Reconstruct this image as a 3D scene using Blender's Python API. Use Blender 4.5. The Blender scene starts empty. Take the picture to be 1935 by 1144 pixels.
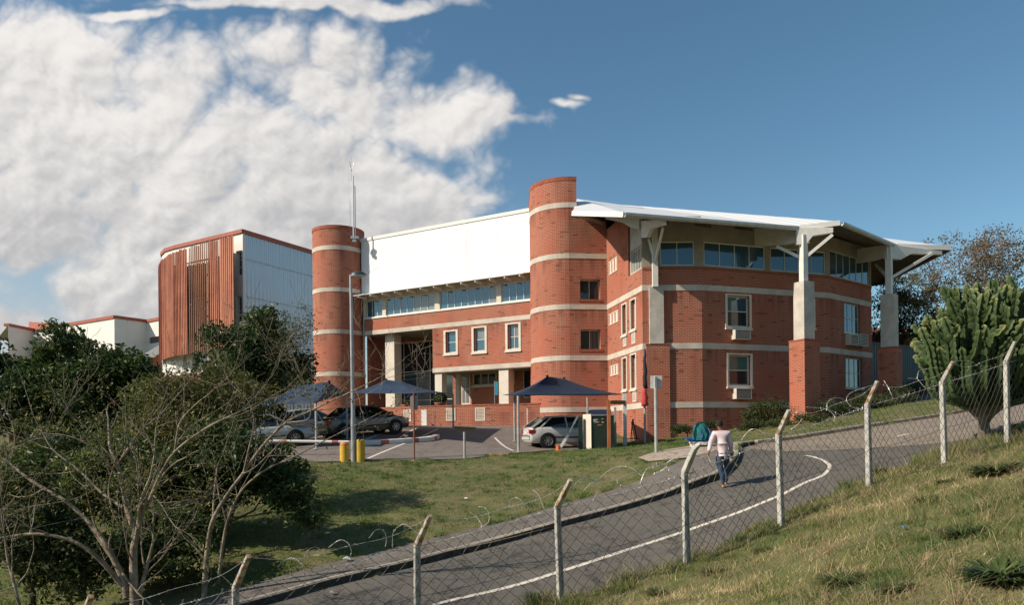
import bpy, math, random
import numpy as np
from mathutils import Vector, Matrix
from mathutils.geometry import delaunay_2d_cdt
R = math.radians
S = bpy.context.scene
COL = S.collection
random.seed(7); rng = np.random.default_rng(7)

# ------------------------------------------------------------------ camera
F = 1400.0; CX = 967.5; HY = 825.0; ROLL = 0.010
cd = bpy.data.cameras.new("camera"); cam = bpy.data.objects.new("camera", cd); COL.objects.link(cam)
cd.sensor_width = 36; cd.lens = F/1935*36; cd.shift_y = (HY-572)/1935; cd.clip_start = .1; cd.clip_end = 2000
cr, sr = math.cos(ROLL), math.sin(ROLL)
cam.matrix_world = Matrix(((cr, sr, 0, 0), (0, 0, -1, 0), (-sr, cr, 0, 0), (0, 0, 0, 1)))
S.camera = cam

# ------------------------------------------------------------------ sun
SAZ, SEL = R(19), R(36)          # towards the sun: mostly -x, a little -y
sv = Vector((-math.cos(SAZ)*math.cos(SEL), -math.sin(SAZ)*math.cos(SEL), math.sin(SEL)))
sl = bpy.data.lights.new("sun", 'SUN'); so = bpy.data.objects.new("sun", sl); COL.objects.link(so)
sl.energy = 5.0; sl.angle = R(.5); sl.color = (1, .87, .72)
so.rotation_euler = sv.to_track_quat('Z', 'Y').to_euler(); so.location = (-30, -10, 40)

# ------------------------------------------------------------------ world
W = bpy.data.worlds.new("World"); S.world = W; W.use_nodes = True
nt = W.node_tree; nt.nodes.clear()
def N(tree, t, **k):
    n = tree.nodes.new(t)
    for a, b in k.items(): setattr(n, a, b)
    return n
def wire(tree, a, b): tree.links.new(a, b)
def Mth(tree, op, a, b=None, c=None, clamp=False):
    n = tree.nodes.new('ShaderNodeMath'); n.operation = op; n.use_clamp = clamp
    for i, v in enumerate((a, b, c)):
        if v is None: continue
        if isinstance(v, (int, float)): n.inputs[i].default_value = v
        else: tree.links.new(v, n.inputs[i])
    return n.outputs[0]
def VM(tree, op, a, b=None):
    n = tree.nodes.new('ShaderNodeVectorMath'); n.operation = op
    for i, v in enumerate((a, b)):
        if v is None: continue
        if isinstance(v, (tuple, list)): n.inputs[i].default_value = v
        else: tree.links.new(v, n.inputs[i])
    return n.outputs['Value'] if op == 'LENGTH' else n.outputs[0]
def Mix(tree, f, a, b):
    n = tree.nodes.new('ShaderNodeMix'); n.data_type = 'RGBA'
    for s, v in ((n.inputs[0], f), (n.inputs[6], a), (n.inputs[7], b)):
        if isinstance(v, (int, float)): s.default_value = v
        elif isinstance(v, (tuple, list)): s.default_value = (*v[:3], 1)
        else: tree.links.new(v, s)
    return n.outputs[2]
def Ramp(tree, f, lo, hi, smooth=True):
    n = tree.nodes.new('ShaderNodeMapRange'); n.interpolation_type = 'SMOOTHSTEP' if smooth else 'LINEAR'
    n.inputs[1].default_value = lo; n.inputs[2].default_value = hi
    tree.links.new(f, n.inputs[0]); return n.outputs[0]
sky = N(nt, 'ShaderNodeTexSky', sky_type='NISHITA'); sky.sun_disc = False
sky.sun_elevation = SEL; sky.sun_rotation = math.atan2(sv.x, sv.y) % (2*math.pi)
sky.altitude = 300; sky.air_density = 1.0; sky.dust_density = .8; sky.ozone_density = 1.6
tc = N(nt, 'ShaderNodeTexCoord')
sp = N(nt, 'ShaderNodeSeparateXYZ'); wire(nt, tc.outputs['Generated'], sp.inputs[0])
yy = Mth(nt, 'MAXIMUM', sp.outputs[1], .12)
cu = Mth(nt, 'DIVIDE', sp.outputs[0], yy); cv = Mth(nt, 'DIVIDE', sp.outputs[2], yy)
cb = N(nt, 'ShaderNodeCombineXYZ'); wire(nt, cu, cb.inputs[0]); wire(nt, cv, cb.inputs[1]); uv = cb.outputs[0]
# (centre x, centre y, radius x, radius y, weight) of the cloud banks, in steps of the view angle
def blob(px, py, rx, ry): return ((px-CX)/F, (HY-py)/F, rx/F, ry/F)
CL = [(60,225,270,185),(290,250,270,165),(160,130,120,70),(310,150,110,75),(480,240,210,140),(600,150,110,95),(690,195,100,105),(800,215,120,75),
      (880,226,105,36),(560,330,240,110),(690,310,110,80),(330,410,420,140),(100,430,240,90),(480,475,220,80),(560,4,240,14),(680,10,150,13),(250,22,90,12),
      (836,386,58,50,.42),(40,64,110,30),(730,335,70,50),(780,352,30,38),(60,610,110,30),(240,570,110,40),(620,425,110,80),(955,240,56,11),(1068,199,50,16,-.78),(1098,186,34,12,-.82)]
cov = None
wn = N(nt, 'ShaderNodeTexNoise'); wn.inputs['Scale'].default_value = 9; wn.inputs['Detail'].default_value = 3
wire(nt, uv, wn.inputs['Vector'])
wv = VM(nt, 'SCALE', VM(nt, 'SUBTRACT', wn.outputs['Color'], (.5, .5, .5))); nt.nodes[-1].inputs['Scale'].default_value = .07
uvw = VM(nt, 'ADD', uv, wv); uvw = VM(nt, 'MULTIPLY', uvw, (1, 1, 0))
for c in CL:
    x, y, rx, ry = blob(*c[:4])
    d = VM(nt, 'MULTIPLY', VM(nt, 'SUBTRACT', uvw, (x, y, 0)), (1/rx, 1/ry, 0))
    l = Mth(nt, 'SUBTRACT', 1.0+(c[4] if len(c) > 4 else 0), VM(nt, 'LENGTH', d))
    if cov is None: cov = l
    else:
        m = nt.nodes.new('ShaderNodeMath'); m.operation = 'SMOOTH_MAX'; wire(nt, cov, m.inputs[0]); wire(nt, l, m.inputs[1]); m.inputs[2].default_value = .25
        cov = m.outputs[0]
def cn(off, scale=4.6, det=8, rough=.56):
    n = N(nt, 'ShaderNodeTexNoise'); n.noise_dimensions = '2D'; n.inputs['Scale'].default_value = scale; n.inputs['Detail'].default_value = det
    n.inputs['Roughness'].default_value = rough; n.inputs['Distortion'].default_value = .05
    wire(nt, VM(nt, 'ADD', VM(nt, 'MULTIPLY', uv, (1, 1.25, 0)), (3.1+off[0], 1.7+off[1], .4)), n.inputs['Vector']); return n.outputs[0]
wv2 = VM(nt, 'SCALE', wv); nt.nodes[-1].inputs['Scale'].default_value = .55
def puff(off, scale):
    tot = None; amp = .55; p0 = VM(nt, 'ADD', VM(nt, 'MULTIPLY', VM(nt, 'ADD', uv, wv2), (1, 1.15, 0)), (7.1+off[0], 2.7+off[1], 0))
    for i in range(4):
        n = N(nt, 'ShaderNodeTexNoise'); n.noise_dimensions = '2D'; n.inputs['Scale'].default_value = scale*2.1**i; n.inputs['Detail'].default_value = 0
        wire(nt, VM(nt, 'ADD', p0, (i*3.7, i*1.9, 0)), n.inputs['Vector'])
        t_ = Mth(nt, 'MULTIPLY', Mth(nt, 'ABSOLUTE', Mth(nt, 'SUBTRACT', Mth(nt, 'MULTIPLY', n.outputs[0], 2.0), 1.0)), amp*2.2); tot = t_ if tot is None else Mth(nt, 'ADD', tot, t_); amp *= .52
    return tot
n1 = cn((0, 0)); n2 = cn((-.016, .022)); n3 = puff((0, 0), 8.0); n4 = puff((-.008, .011), 8.0)
n5 = cn((5, 2), 2.2, 4, .5)
covc = Mth(nt, 'ADD', Mth(nt, 'MINIMUM', Mth(nt, 'MAXIMUM', cov, -1.8), .95), .15)
dens = Mth(nt, 'ADD', covc, Mth(nt, 'MULTIPLY', Mth(nt, 'SUBTRACT', n1, .5), 1.45))
dens = Mth(nt, 'ADD', dens, Mth(nt, 'MULTIPLY', Mth(nt, 'SUBTRACT', n3, .42), .75))
alpha = Ramp(nt, dens, -.25, .72)
lit = Mth(nt, 'ADD', Mth(nt, 'MULTIPLY', Mth(nt, 'SUBTRACT', n1, n2), 2.4), Mth(nt, 'MULTIPLY', Mth(nt, 'SUBTRACT', n3, n4), 1.0))
lit = Mth(nt, 'ADD', lit, Mth(nt, 'MULTIPLY', Mth(nt, 'SUBTRACT', cv, .36), 1.6))
lit = Mth(nt, 'ADD', lit, Mth(nt, 'MULTIPLY', Mth(nt, 'SUBTRACT', n5, .5), 1.5))
lit = Ramp(nt, lit, -1.1, 1.2)
ccol = Mix(nt, lit, (.46, .455, .46), (.86, .825, .79))
alpha = Mth(nt, 'MULTIPLY', alpha, .96)
hs = N(nt, 'ShaderNodeHueSaturation'); hs.inputs['Saturation'].default_value = 1.12; hs.inputs['Value'].default_value = 1.0
SKYK = .10
mul = VM(nt, 'SCALE', sky.outputs[0]); nt.nodes[-1].inputs['Scale'].default_value = SKYK
mul2 = VM(nt, 'MULTIPLY', mul, (1.05, 1.16, 1.08)); wire(nt, mul2, hs.inputs['Color'])
# thin high haze veil low on the left
veil = Mth(nt, 'MULTIPLY', Ramp(nt, cv, .42, .08), Ramp(nt, cu, .25, -.6)); veil = Mth(nt, 'MULTIPLY', veil, Mth(nt, 'ADD', .50, Mth(nt, 'MULTIPLY', n1, .8)))
skyc = Mix(nt, veil, hs.outputs[0], (.47, .50, .53))
fin = Mix(nt, alpha, skyc, ccol)
bg = N(nt, 'ShaderNodeBackground'); bg.inputs[1].default_value = 1.0
wire(nt, fin, bg.inputs[0]); wo = N(nt, 'ShaderNodeOutputWorld'); wire(nt, bg.outputs[0], wo.inputs[0])

S.view_settings.view_transform = 'Standard'; S.view_settings.look = 'None'; S.view_settings.exposure = .12; S.view_settings.gamma = 1
S.render.engine = 'CYCLES'; S.cycles.max_bounces = 6; S.cycles.diffuse_bounces = 2; S.cycles.glossy_bounces = 3; S.cycles.transparent_max_bounces = 8

# ------------------------------------------------------------------ projection helpers: a photo point and a distance give a place
def P(px, py, Y):
    u = (px-CX)/F; v = (HY-py)/F
    return Vector((Y*(u*cr+v*sr), Y, Y*(v*cr-u*sr)))

# ------------------------------------------------------------------ object helpers
def wloc(o):
    v = Vector((0, 0, 0))
    while o is not None: v = v+o.location; o = o.parent
    return v
def tag(o, label=None, cat=None, group=None, kind=None):
    if label: o['label'] = label
    if cat: o['category'] = cat
    if group: o['group'] = group
    if kind: o['kind'] = kind
    return o
def empty(name, loc, label, cat, group=None, rz=0):
    o = bpy.data.objects.new(name, None); COL.objects.link(o); o.location = loc; o.rotation_euler = (0, 0, rz); o.empty_display_size = .3
    return tag(o, label, cat, group)
class MB:
    def __init__(s): s.v = []; s.f = []; s.uv = []
    def face(s, pts, uv=None):
        n = len(s.v); s.v += [tuple(p) for p in pts]; s.f.append(tuple(range(n, n+len(pts))))
        s.uv += list(uv) if uv else [(0, 0)]*len(pts)
    def quadgrid(s, a, b, c, d, uv=None): s.face((a, b, c, d), uv)
    def box(s, x0, x1, y0, y1, z0, z1): s.obox(((x0+x1)/2, (y0+y1)/2, (z0+z1)/2), (1, 0, 0), (0, 1, 0), (0, 0, 1), (x1-x0)/2, (y1-y0)/2, (z1-z0)/2)
    def obox(s, c, ax, ay, az, hx, hy, hz):
        c = Vector(c); ax = Vector(ax)*hx; ay = Vector(ay)*hy; az = Vector(az)*hz
        p = [c+i*ax+j*ay+k*az for k in (-1, 1) for j in (-1, 1) for i in (-1, 1)]
        for q, (du, dv) in (((0, 2, 3, 1), (hy, hx)), ((4, 5, 7, 6), (hx, hy)), ((0, 1, 5, 4), (hx, hz)), ((2, 6, 7, 3), (hz, hx)), ((0, 4, 6, 2), (hz, hy)), ((1, 3, 7, 5), (hy, hz))):
            pts = [p[i] for i in q]
            # uv in metres: horizontal run against height
            o = pts[0]; e = (pts[1]-o) if abs((pts[1]-o).z) < abs((pts[3]-o).z)+1e-9 else (pts[3]-o)
            eu = e.normalized() if e.length > 0 else Vector((1, 0, 0)); n = (pts[1]-o).cross(pts[3]-o); ev = n.cross(eu).normalized() if n.length > 0 else Vector((0, 0, 1))
            if ev.z < 0: ev = -ev
            s.face(pts, [(t.dot(eu), t.dot(ev)) for t in pts])
    def bar(s, a, b, w, h=None, up=(0, 0, 1)):
        a = Vector(a); b = Vector(b); h = h or w; d = (b-a).normalized(); u = Vector(up)
        if abs(d.dot(u)) > .99: u = Vector((0, 1, 0))
        x = d.cross(u).normalized(); y = x.cross(d).normalized()
        s.obox((a+b)/2, x, d, y, w/2, (b-a).length/2, h/2)
    def tube(s, pts, rad, n=6, caps=True):
        pts = [Vector(p) for p in pts]; rad = rad if isinstance(rad, (list, tuple)) else [rad]*len(pts)
        base = len(s.v); u = None
        for i, p in enumerate(pts):
            d = (pts[min(i+1, len(pts)-1)]-pts[max(i-1, 0)]).normalized()
            if u is None: u = d.orthogonal().normalized()
            u = (u-d*u.dot(d)); u = u.normalized() if u.length > 1e-6 else d.orthogonal().normalized(); w = d.cross(u)
            for k in range(n):
                a = 2*math.pi*k/n; s.v.append(tuple(p+(u*math.cos(a)+w*math.sin(a))*rad[i]))
        for i in range(len(pts)-1):
            for k in range(n):
                q = (base+i*n+k, base+i*n+(k+1) % n, base+(i+1)*n+(k+1) % n, base+(i+1)*n+k)
                s.f.append(q); s.uv += [(0, 0)]*4
        if caps:
            s.f.append(tuple(base+k for k in range(n))[::-1]); s.uv += [(0, 0)]*n
            s.f.append(tuple(base+(len(pts)-1)*n+k for k in range(n))); s.uv += [(0, 0)]*n
    def lathe(s, c, prof, n=16, axis='z', a0=0, a1=2*math.pi):
        # prof: (radius, height)
        c = Vector(c); base = len(s.v); full = abs(a1-a0-2*math.pi) < 1e-6; m = n if full else n+1
        for r_, h_ in prof:
            for k in range(m):
                a = a0+(a1-a0)*k/n; ca, sa = math.cos(a)*r_, math.sin(a)*r_
                s.v.append(tuple(c+Vector((ca, sa, h_) if axis == 'z' else ((h_, ca, sa) if axis == 'x' else (ca, h_, sa)))))
        r0 = max(p[0] for p in prof)
        for i in range(len(prof)-1):
            for k in range(n):
                k2 = (k+1) % m
                s.f.append((base+i*m+k, base+i*m+k2, base+(i+1)*m+k2, base+(i+1)*m+k))
                u0 = (a0+(a1-a0)*k/n)*r0; u1 = (a0+(a1-a0)*(k+1)/n)*r0
                s.uv += [(u0, prof[i][1]), (u1, prof[i][1]), (u1, prof[i+1][1]), (u0, prof[i+1][1])]
    def prism(s, poly, ext):
        # polygon (list of 3D points) swept along ext
        ext = Vector(ext); a = [Vector(p) for p in poly]; b = [p+ext for p in a]; n = len(a)
        s.face(a[::-1]); s.face(b)
        for i in range(n):
            j = (i+1) % n; q = (a[i], a[j], b[j], b[i]); L = (a[j]-a[i]).length; e = ext.length
            s.face(q, [(0, a[i].z), (L, a[j].z), (L, b[j].z), (0, b[i].z)] if abs(ext.z) < .01 or True else None)
    def build(s, name, m, parent=None, smooth=False, weld=False):
        L = wloc(parent) if parent else Vector((0, 0, 0))
        if parent is not None and getattr(s, 'local', False): L = Vector((0, 0, 0))
        me = bpy.data.meshes.new(name); v = np.array(s.v, dtype=np.float32)-np.array(L, dtype=np.float32)
        me.from_pydata(v.tolist(), [], s.f)
        if s.uv and len(s.uv) == len(me.loops):
            l = me.uv_layers.new(name='UVMap'); l.data.foreach_set('uv', np.array(s.uv, dtype=np.float32).ravel())
        me.materials.append(m)
        if smooth: me.polygons.foreach_set('use_smooth', [True]*len(me.polygons))
        o = bpy.data.objects.new(name, me); COL.objects.link(o)
        if parent: o.parent = parent
        if weld:
            import bmesh
            bm = bmesh.new(); bm.from_mesh(me); bmesh.ops.remove_doubles(bm, verts=bm.verts, dist=1e-4); bmesh.ops.recalc_face_normals(bm, faces=bm.faces); bm.to_mesh(me); bm.free()
        return o
def npmesh(name, verts, faces, m, parent=None, smooth=False, attr=None):
    """fast mesh from numpy arrays; faces all of one size"""
    L = wloc(parent) if parent else Vector((0, 0, 0))
    verts = np.asarray(verts, dtype=np.float32)-np.array(L, dtype=np.float32); faces = np.asarray(faces, dtype=np.int32)
    me = bpy.data.meshes.new(name); k = faces.shape[1]
    me.vertices.add(len(verts)); me.vertices.foreach_set('co', verts.ravel())
    me.loops.add(faces.size); me.loops.foreach_set('vertex_index', faces.ravel())
    me.polygons.add(len(faces)); me.polygons.foreach_set('loop_start', np.arange(0, faces.size, k, dtype=np.int32))
    me.polygons.foreach_set('use_smooth', np.full(len(faces), smooth))
    if attr is not None:
        a = me.attributes.new('tint', 'FLOAT', 'POINT'); a.data.foreach_set('value', np.asarray(attr, dtype=np.float32))
    me.materials.append(m); me.update(); me.validate()
    o = bpy.data.objects.new(name, me); COL.objects.link(o)
    if parent: o.parent = parent
    return o

# ------------------------------------------------------------------ materials
def mat(name, col, rough=.7, metal=0, col2=None, nscale=3, ndet=6, bump=0, bscale=None, spec=.4, lo=.35, hi=.65, sub=None, coords='Object'):
    m = bpy.data.materials.new(name); m.use_nodes = True; t = m.node_tree; b = t.nodes['Principled BSDF']
    b.inputs['Roughness'].default_value = rough; b.inputs['Metallic'].default_value = metal; b.inputs['Specular IOR Level'].default_value = spec
    b.inputs['Base Color'].default_value = (*col, 1)
    g = N(t, 'ShaderNodeNewGeometry')
    pos = g.outputs['Position']
    if col2 is not None:
        n = N(t, 'ShaderNodeTexNoise'); n.inputs['Scale'].default_value = nscale; n.inputs['Detail'].default_value = ndet; n.inputs['Roughness'].default_value = .6
        wire(t, pos, n.inputs['Vector']); wire(t, Mix(t, Ramp(t, n.outputs[0], lo, hi), col, col2), b.inputs['Base Color'])
    if bump:
        n = N(t, 'ShaderNodeTexNoise'); n.inputs['Scale'].default_value = bscale or nscale*4; n.inputs['Detail'].default_value = 5
        wire(t, pos, n.inputs['Vector']); bp = N(t, 'ShaderNodeBump'); bp.inputs['Strength'].default_value = bump; bp.inputs['Distance'].default_value = .02
        wire(t, n.outputs[0], bp.inputs['Height']); wire(t, bp.outputs[0], b.inputs['Normal'])
    return m
def brick_mat(name, c1, c2, mort, patch, grime=(.10, .045, .03)):
    m = bpy.data.materials.new(name); m.use_nodes = True; t = m.node_tree; b = t.nodes['Principled BSDF']
    b.inputs['Roughness'].default_value = .85; b.inputs['Specular IOR Level'].default_value = .25
    uvn = N(t, 'ShaderNodeUVMap'); uvn.uv_map = 'UVMap'
    br = N(t, 'ShaderNodeTexBrick'); br.offset = .5
    for k, v in (('Scale', 1.0), ('Mortar Size', .019), ('Mortar Smooth', .2), ('Bias', .0), ('Brick Width', .265), ('Row Height', .086)): br.inputs[k].default_value = v
    br.inputs['Color1'].default_value = (*c1, 1); br.inputs['Color2'].default_value = (*c2, 1); br.inputs['Mortar'].default_value = (*mort, 1)
    wire(t, uvn.outputs[0], br.inputs['Vector'])
    g = N(t, 'ShaderNodeNewGeometry')
    def noise(sc, det=5, stretch=(1, 1, 1)):
        n = N(t, 'ShaderNodeTexNoise'); n.inputs['Scale'].default_value = sc; n.inputs['Detail'].default_value = det
        wire(t, VM(t, 'MULTIPLY', g.outputs['Position'], stretch), n.inputs['Vector']); return n.outputs[0]
    c = Mix(t, Mth(t, 'MULTIPLY', Ramp(t, noise(.55), .42, .68), .45), br.outputs['Color'], patch)
    c = Mix(t, Mth(t, 'MULTIPLY', Ramp(t, noise(1.0, 4, (1.2, 1.2, .22)), .52, .75), .3), c, grime)
    # single dark headers
    v = N(t, 'ShaderNodeTexWhiteNoise'); v.noise_dimensions = '2D'
    sn = VM(t, 'FLOOR', VM(t, 'MULTIPLY', uvn.outputs[0], (1/.265, 1/.086, 0))); wire(t, sn, v.inputs['Vector'])
    k = Mth(t, 'GREATER_THAN', v.outputs[0], .96)
    c = Mix(t, Mth(t, 'MULTIPLY', k, .55), c, grime)
    # run-off dirt hanging below each pale band and above the footing
    sz = N(t, 'ShaderNodeSeparateXYZ'); wire(t, g.outputs['Position'], sz.inputs[0]); zf = Mth(t, 'FRACT', Mth(t, 'DIVIDE', Mth(t, 'SUBTRACT', sz.outputs[2], 1.38-30.2), 3.02))
    run = Mth(t, 'MULTIPLY', Ramp(t, zf, .60, 1.0), Ramp(t, noise(1.0, 3, (3.2, 3.2, .12)), .42, .66)); c = Mix(t, Mth(t, 'MULTIPLY', run, .55), c, (.14, .055, .038))
    eff = Mth(t, 'MULTIPLY', Ramp(t, noise(.9, 5, (1, 1, .6)), .60, .74), .28); c = Mix(t, eff, c, (.50, .27, .19))
    wire(t, c, b.inputs['Base Color'])
    bp = N(t, 'ShaderNodeBump'); bp.inputs['Strength'].default_value = .5; bp.inputs['Distance'].default_value = .01; bp.invert = True
    wire(t, br.outputs['Fac'], bp.inputs['Height']); wire(t, bp.outputs[0], b.inputs['Normal'])
    return m
M = {}
M['brick'] = brick_mat('brick', (.40, .097, .050), (.31, .073, .038), (.43, .235, .165), (.43, .113, .062))
M['soldier'] = mat('soldier_bricks', (.36, .11, .06), .85, col2=(.26, .075, .042), nscale=5, bump=.3)
M['band'] = mat('pale_concrete_band', (.62, .55, .46), .85, col2=(.50, .44, .37), nscale=1.5, bump=.1)
M['concrete'] = mat('concrete', (.58, .53, .46), .85, col2=(.44, .41, .36), nscale=1.6, bump=.15)
M['cream'] = mat('cream_paint', (.70, .64, .54), .6, col2=(.62, .57, .48), nscale=2)
M['whitepaint'] = mat('white_paint', (.80, .78, .73), .5, col2=(.76, .74, .69), nscale=.8)
M['steelw'] = mat('white_steel', (.76, .74, .68), .45, col2=(.68, .66, .60), nscale=3)
M['dark'] = mat('dark_interior', (.02, .018, .016), .9)
M['glass'] = mat('window_glass', (.055, .125, .175), .03, .30, spec=1.0)
M['glassd'] = mat('dark_glass', (.02, .03, .035), .05, spec=.8)
M['glass2'] = mat('glass_with_blind', (.22, .24, .24), .08, spec=.9, col2=(.16, .18, .18), nscale=.7)
M['glassteal'] = mat('teal_blind_glass', (.05, .16, .14), .12, spec=.8)
M['galv'] = mat('galvanised_steel', (.42, .43, .43), .45, .5, col2=(.34, .35, .35), nscale=4)
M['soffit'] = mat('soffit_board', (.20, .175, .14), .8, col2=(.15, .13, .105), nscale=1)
M['taupe'] = mat('shaded_concrete', (.36, .32, .26), .85, col2=(.28, .25, .20), nscale=1.2)  # concrete under the front eaves, its shade put into the colour
def ribbed(name, col, rough, metal, period, depth, col2=None, spec=.5, axis='uv'):
    m = mat(name, col, rough, metal, col2=col2, nscale=.8, spec=spec); t = m.node_tree; b = t.nodes['Principled BSDF']
    uvn = N(t, 'ShaderNodeUVMap'); uvn.uv_map = 'UVMap'; s_ = N(t, 'ShaderNodeSeparateXYZ'); wire(t, uvn.outputs[0], s_.inputs[0])
    w = Mth(t, 'SINE', Mth(t, 'MULTIPLY', s_.outputs[0], 2*math.pi/period))
    bp = N(t, 'ShaderNodeBump'); bp.inputs['Strength'].default_value = 1; bp.inputs['Distance'].default_value = depth
    wire(t, w, bp.inputs['Height']); wire(t, bp.outputs[0], b.inputs['Normal']); return m
M['panel'] = ribbed('white_ribbed_panel', (.86, .86, .855), .5, 0, .3, .0025, col2=(.80, .80, .79))
M['roofw'] = ribbed('white_roof_sheet', (.82, .82, .80), .35, 0, .4, .008)
# ------------------------------------------------------------------ terrain
def pts(l): return [tuple(P(*a)) for a in l]
def W3(l): return [tuple(a) for a in l]
KERB_TOP = [(466,1142,13.4),(594,1096,14.3),(782,1059,15.5),(850,1037,16),(1052,983,17.2),(1290,912,19),(1340,894,19.5),(1368,879,20.3),(1382,866,21.2),(1380,856,22.3),(1352,850,23.2)]
KERB_BASE = [(505,1142,13.5),(640,1105,14.5),(850,1056,16),(964,1025,16.7),(1066,993,17.3),(1191,962,18.2),(1290,931,19),(1333,919,19.4)]
LAWN_EDGE = [(400,1135,13.9),(466,1111,14.4),(560,1084,15.1),(672,1057,15.9),(850,1013,17.2),(964,988,18.0),(1035,962,18.9),(1097,948,19.5),(1205,917,20.7),(1260,890,21.7),(1310,866,22.6)]
LOT_EDGE = [(400,878,26.5),(540,876,27),(668,872,27),(880,868,27.5),(977,856,29),(1050,853,30),(1110,851,30.5)]
FAR_KERB = [(1441,834,26.5),(1500,828,27.2),(1570,817,28.2),(1641,803,29.2),(1782,780,31),(1935,752,33)]
NEAR_EDGE = [(970,1160,13.2),(1100,1135,14.0),(1300,1075,14.7),(1400,1030,15.4),(1500,985,16.1),(1620,925,17.5),(1700,885,18.8),(1800,850,20.3),(1860,825,21.5),(1935,795,23.5)]
ctrl = pts(KERB_TOP)+pts(LAWN_EDGE)+pts(LOT_EDGE)+pts(FAR_KERB)+pts(NEAR_EDGE)
ctrl += pts([(1240,855,24),(1215,862,23.2),(1037,848,33.5),(650,828,34),(710,818,36),(1000,807,42),(860,806,44),(720,803,47),(760,832,33.5),(560,832,36),
  (1265,830,37),(1222,836,36.5),(1160,838,40),(1510,800,37),(1650,790,44),(1686,776,41),(1700,762,38),(1850,748,40),(1935,732,42),(1400,815,34),
  (1058,1125,13.5),(1297,1058,14.3),(1478,972,15.3),(1641,905,16.5),(1785,875,17.8),(1903,836,19),(788,1200,12.6),(445,1285,11.5),
  (1935,1144,6.5),(1500,1144,9.3),(1700,1000,10.5),(1935,900,12.5),(1250,1144,11.3),(1600,1144,8.2),(1800,1080,8.0),(400,1120,14.2)])
ctrl += W3([(0,0,-1.65),(-5,0,-2.4),(5,0,-.95),(0,7,-2.5),(12,5,.4),(12,12,-.1),(20,15,.9),(-6,8,-3.4),(-14,14,-3.6),(-8.5,12.2,-3.35),(-15,6,-3.9),(-14,20,-2.6),(-20,30,-1.6),(-20,45,-.6),(-30,60,0),(-60,60,-1),(0,80,1.6),
  (-12,26,-1.3),(-10,20,-2.2),(-25,20,-3.2),(40,60,2.8),(45,35,3.2),(60,100,4),(-60,110,0),(0,140,3),(-60,20,-4),(-30,-20,-4),(30,-20,1.5),(30,24,1.9),(34,36,2.6),(-12,55,.4),(10,45,.8)])
road_c = pts(KERB_BASE)+pts(NEAR_EDGE[1:])+pts([(850,1135,13.6),(1055,1077,14.9),(1290,1008,16.5),(1400,971,17.3),(1474,941,18),(1554,899,19),(1568,885,19.8),(1521,861,21.5),(1363,913,19.0),(1392,876,21.4),
   (1420,845,25.5),(1500,832,27.2),(1641,809,29.2),(1782,788,31),(1935,759,33),(1370,858,23)])+W3([(-7.5,10.8,-3.5),(-14,5,-4.1),(-11,2,-4.2),(-5,11.3,-3.35),(-20,0,-4.6),(32,26,1.8),(36,38,2.5),(45,34,3.1)])
class TPS:
    def __init__(s, c, lam=.4):
        c = np.array(c); s.x = c[:, :2]; z = c[:, 2]; n = len(c)
        K = s.k(np.linalg.norm(s.x[:, None]-s.x[None], axis=2))+np.eye(n)*lam
        Q = np.hstack([np.ones((n, 1)), s.x]); A = np.zeros((n+3, n+3)); A[:n, :n] = K; A[:n, n:] = Q; A[n:, :n] = Q.T
        s.w = np.linalg.solve(A, np.concatenate([z, np.zeros(3)]))
    @staticmethod
    def k(r): return np.where(r > 1e-9, r*r*np.log(np.maximum(r, 1e-9)), 0)*.1
    def __call__(s, x, y):
        x = np.asarray(x, float); sh = x.shape; x = x.ravel(); y = np.asarray(y, float).ravel(); out = np.empty(len(x)); n = len(s.x)
        for i in range(0, len(x), 20000):
            q = np.stack([x[i:i+20000], y[i:i+20000]], 1); r = np.linalg.norm(q[:, None]-s.x[None], axis=2)
            out[i:i+20000] = s.k(r)@s.w[:n]+s.w[n]+q@s.w[n+1:]
        return out.reshape(sh)
TH = TPS(ctrl); TR = TPS(road_c, .2)
def Hn(x, y):
    x = np.asarray(x, float); y = np.asarray(y, float)
    r = np.hypot(x-5, y-30); t = np.clip((r-75)/60, 0, 1); t = t*t*(3-2*t)
    a = np.clip((r), 0, 140)/np.maximum(r, 1e-6); z = TH(5+(x-5)*a, 30+(y-30)*a)*(1-t)+2.0*t
    # unseen hill added behind and to the right to block low skylight
    e = np.clip((-9-y)/75, 0, 1)+.8*np.clip((x-52)/90, 0, 1)*np.clip((60-y)/60, 0, 1); e = np.minimum(e, 1.1)
    return z+36*e*e*(3-2*np.minimum(e, 1))*(.8+.2*np.sin(x*.05))*.9
def H(x, y): return float(Hn([x], [y])[0])
def HR(x, y): return float(TR([x], [y])[0])
def G(px, py, h=None, y0=5., y1=60.):
    """where the ground stands under a photo point"""
    Y = np.linspace(y0, y1, 600); d = P(px, py, 1.0); z = (h or Hn)(Y*d.x, Y*d.y); below = (Y*d.z) < z
    i = int(np.argmax(below)); Yh = Y[i]
    return Vector((Yh*d.x, Yh, float(z[i])))
def GY(px, Y):
    """the ground point at distance Y in the column of a photo x"""
    d = P(px, 830, Y); return Vector((d.x, Y, H(d.x, Y)))
xy = lambda l: [(P(*a).x, P(*a).y) for a in l]
kb = xy(KERB_BASE)
corner = xy([(1362,909,19.75),(1384,890,20.8),(1396,872,22.0),(1397,861,23.2),(1396,853,24.3),(1404,846,25.4),(1426,841.5,26.2)])
road_poly = [(-14.6, 5.2), (-7.6, 10.9)]+kb+corner+xy([(1430,840,26.45)])+xy(FAR_KERB[1:])+[(38, 39.5), (42, 30), (30, 24.5)]+xy(NEAR_EDGE[::-1])+xy([(700,1250,12.2),(400,1340,11.0)])+[(-7.5, 8.4), (-13, 2.6)]
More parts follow.
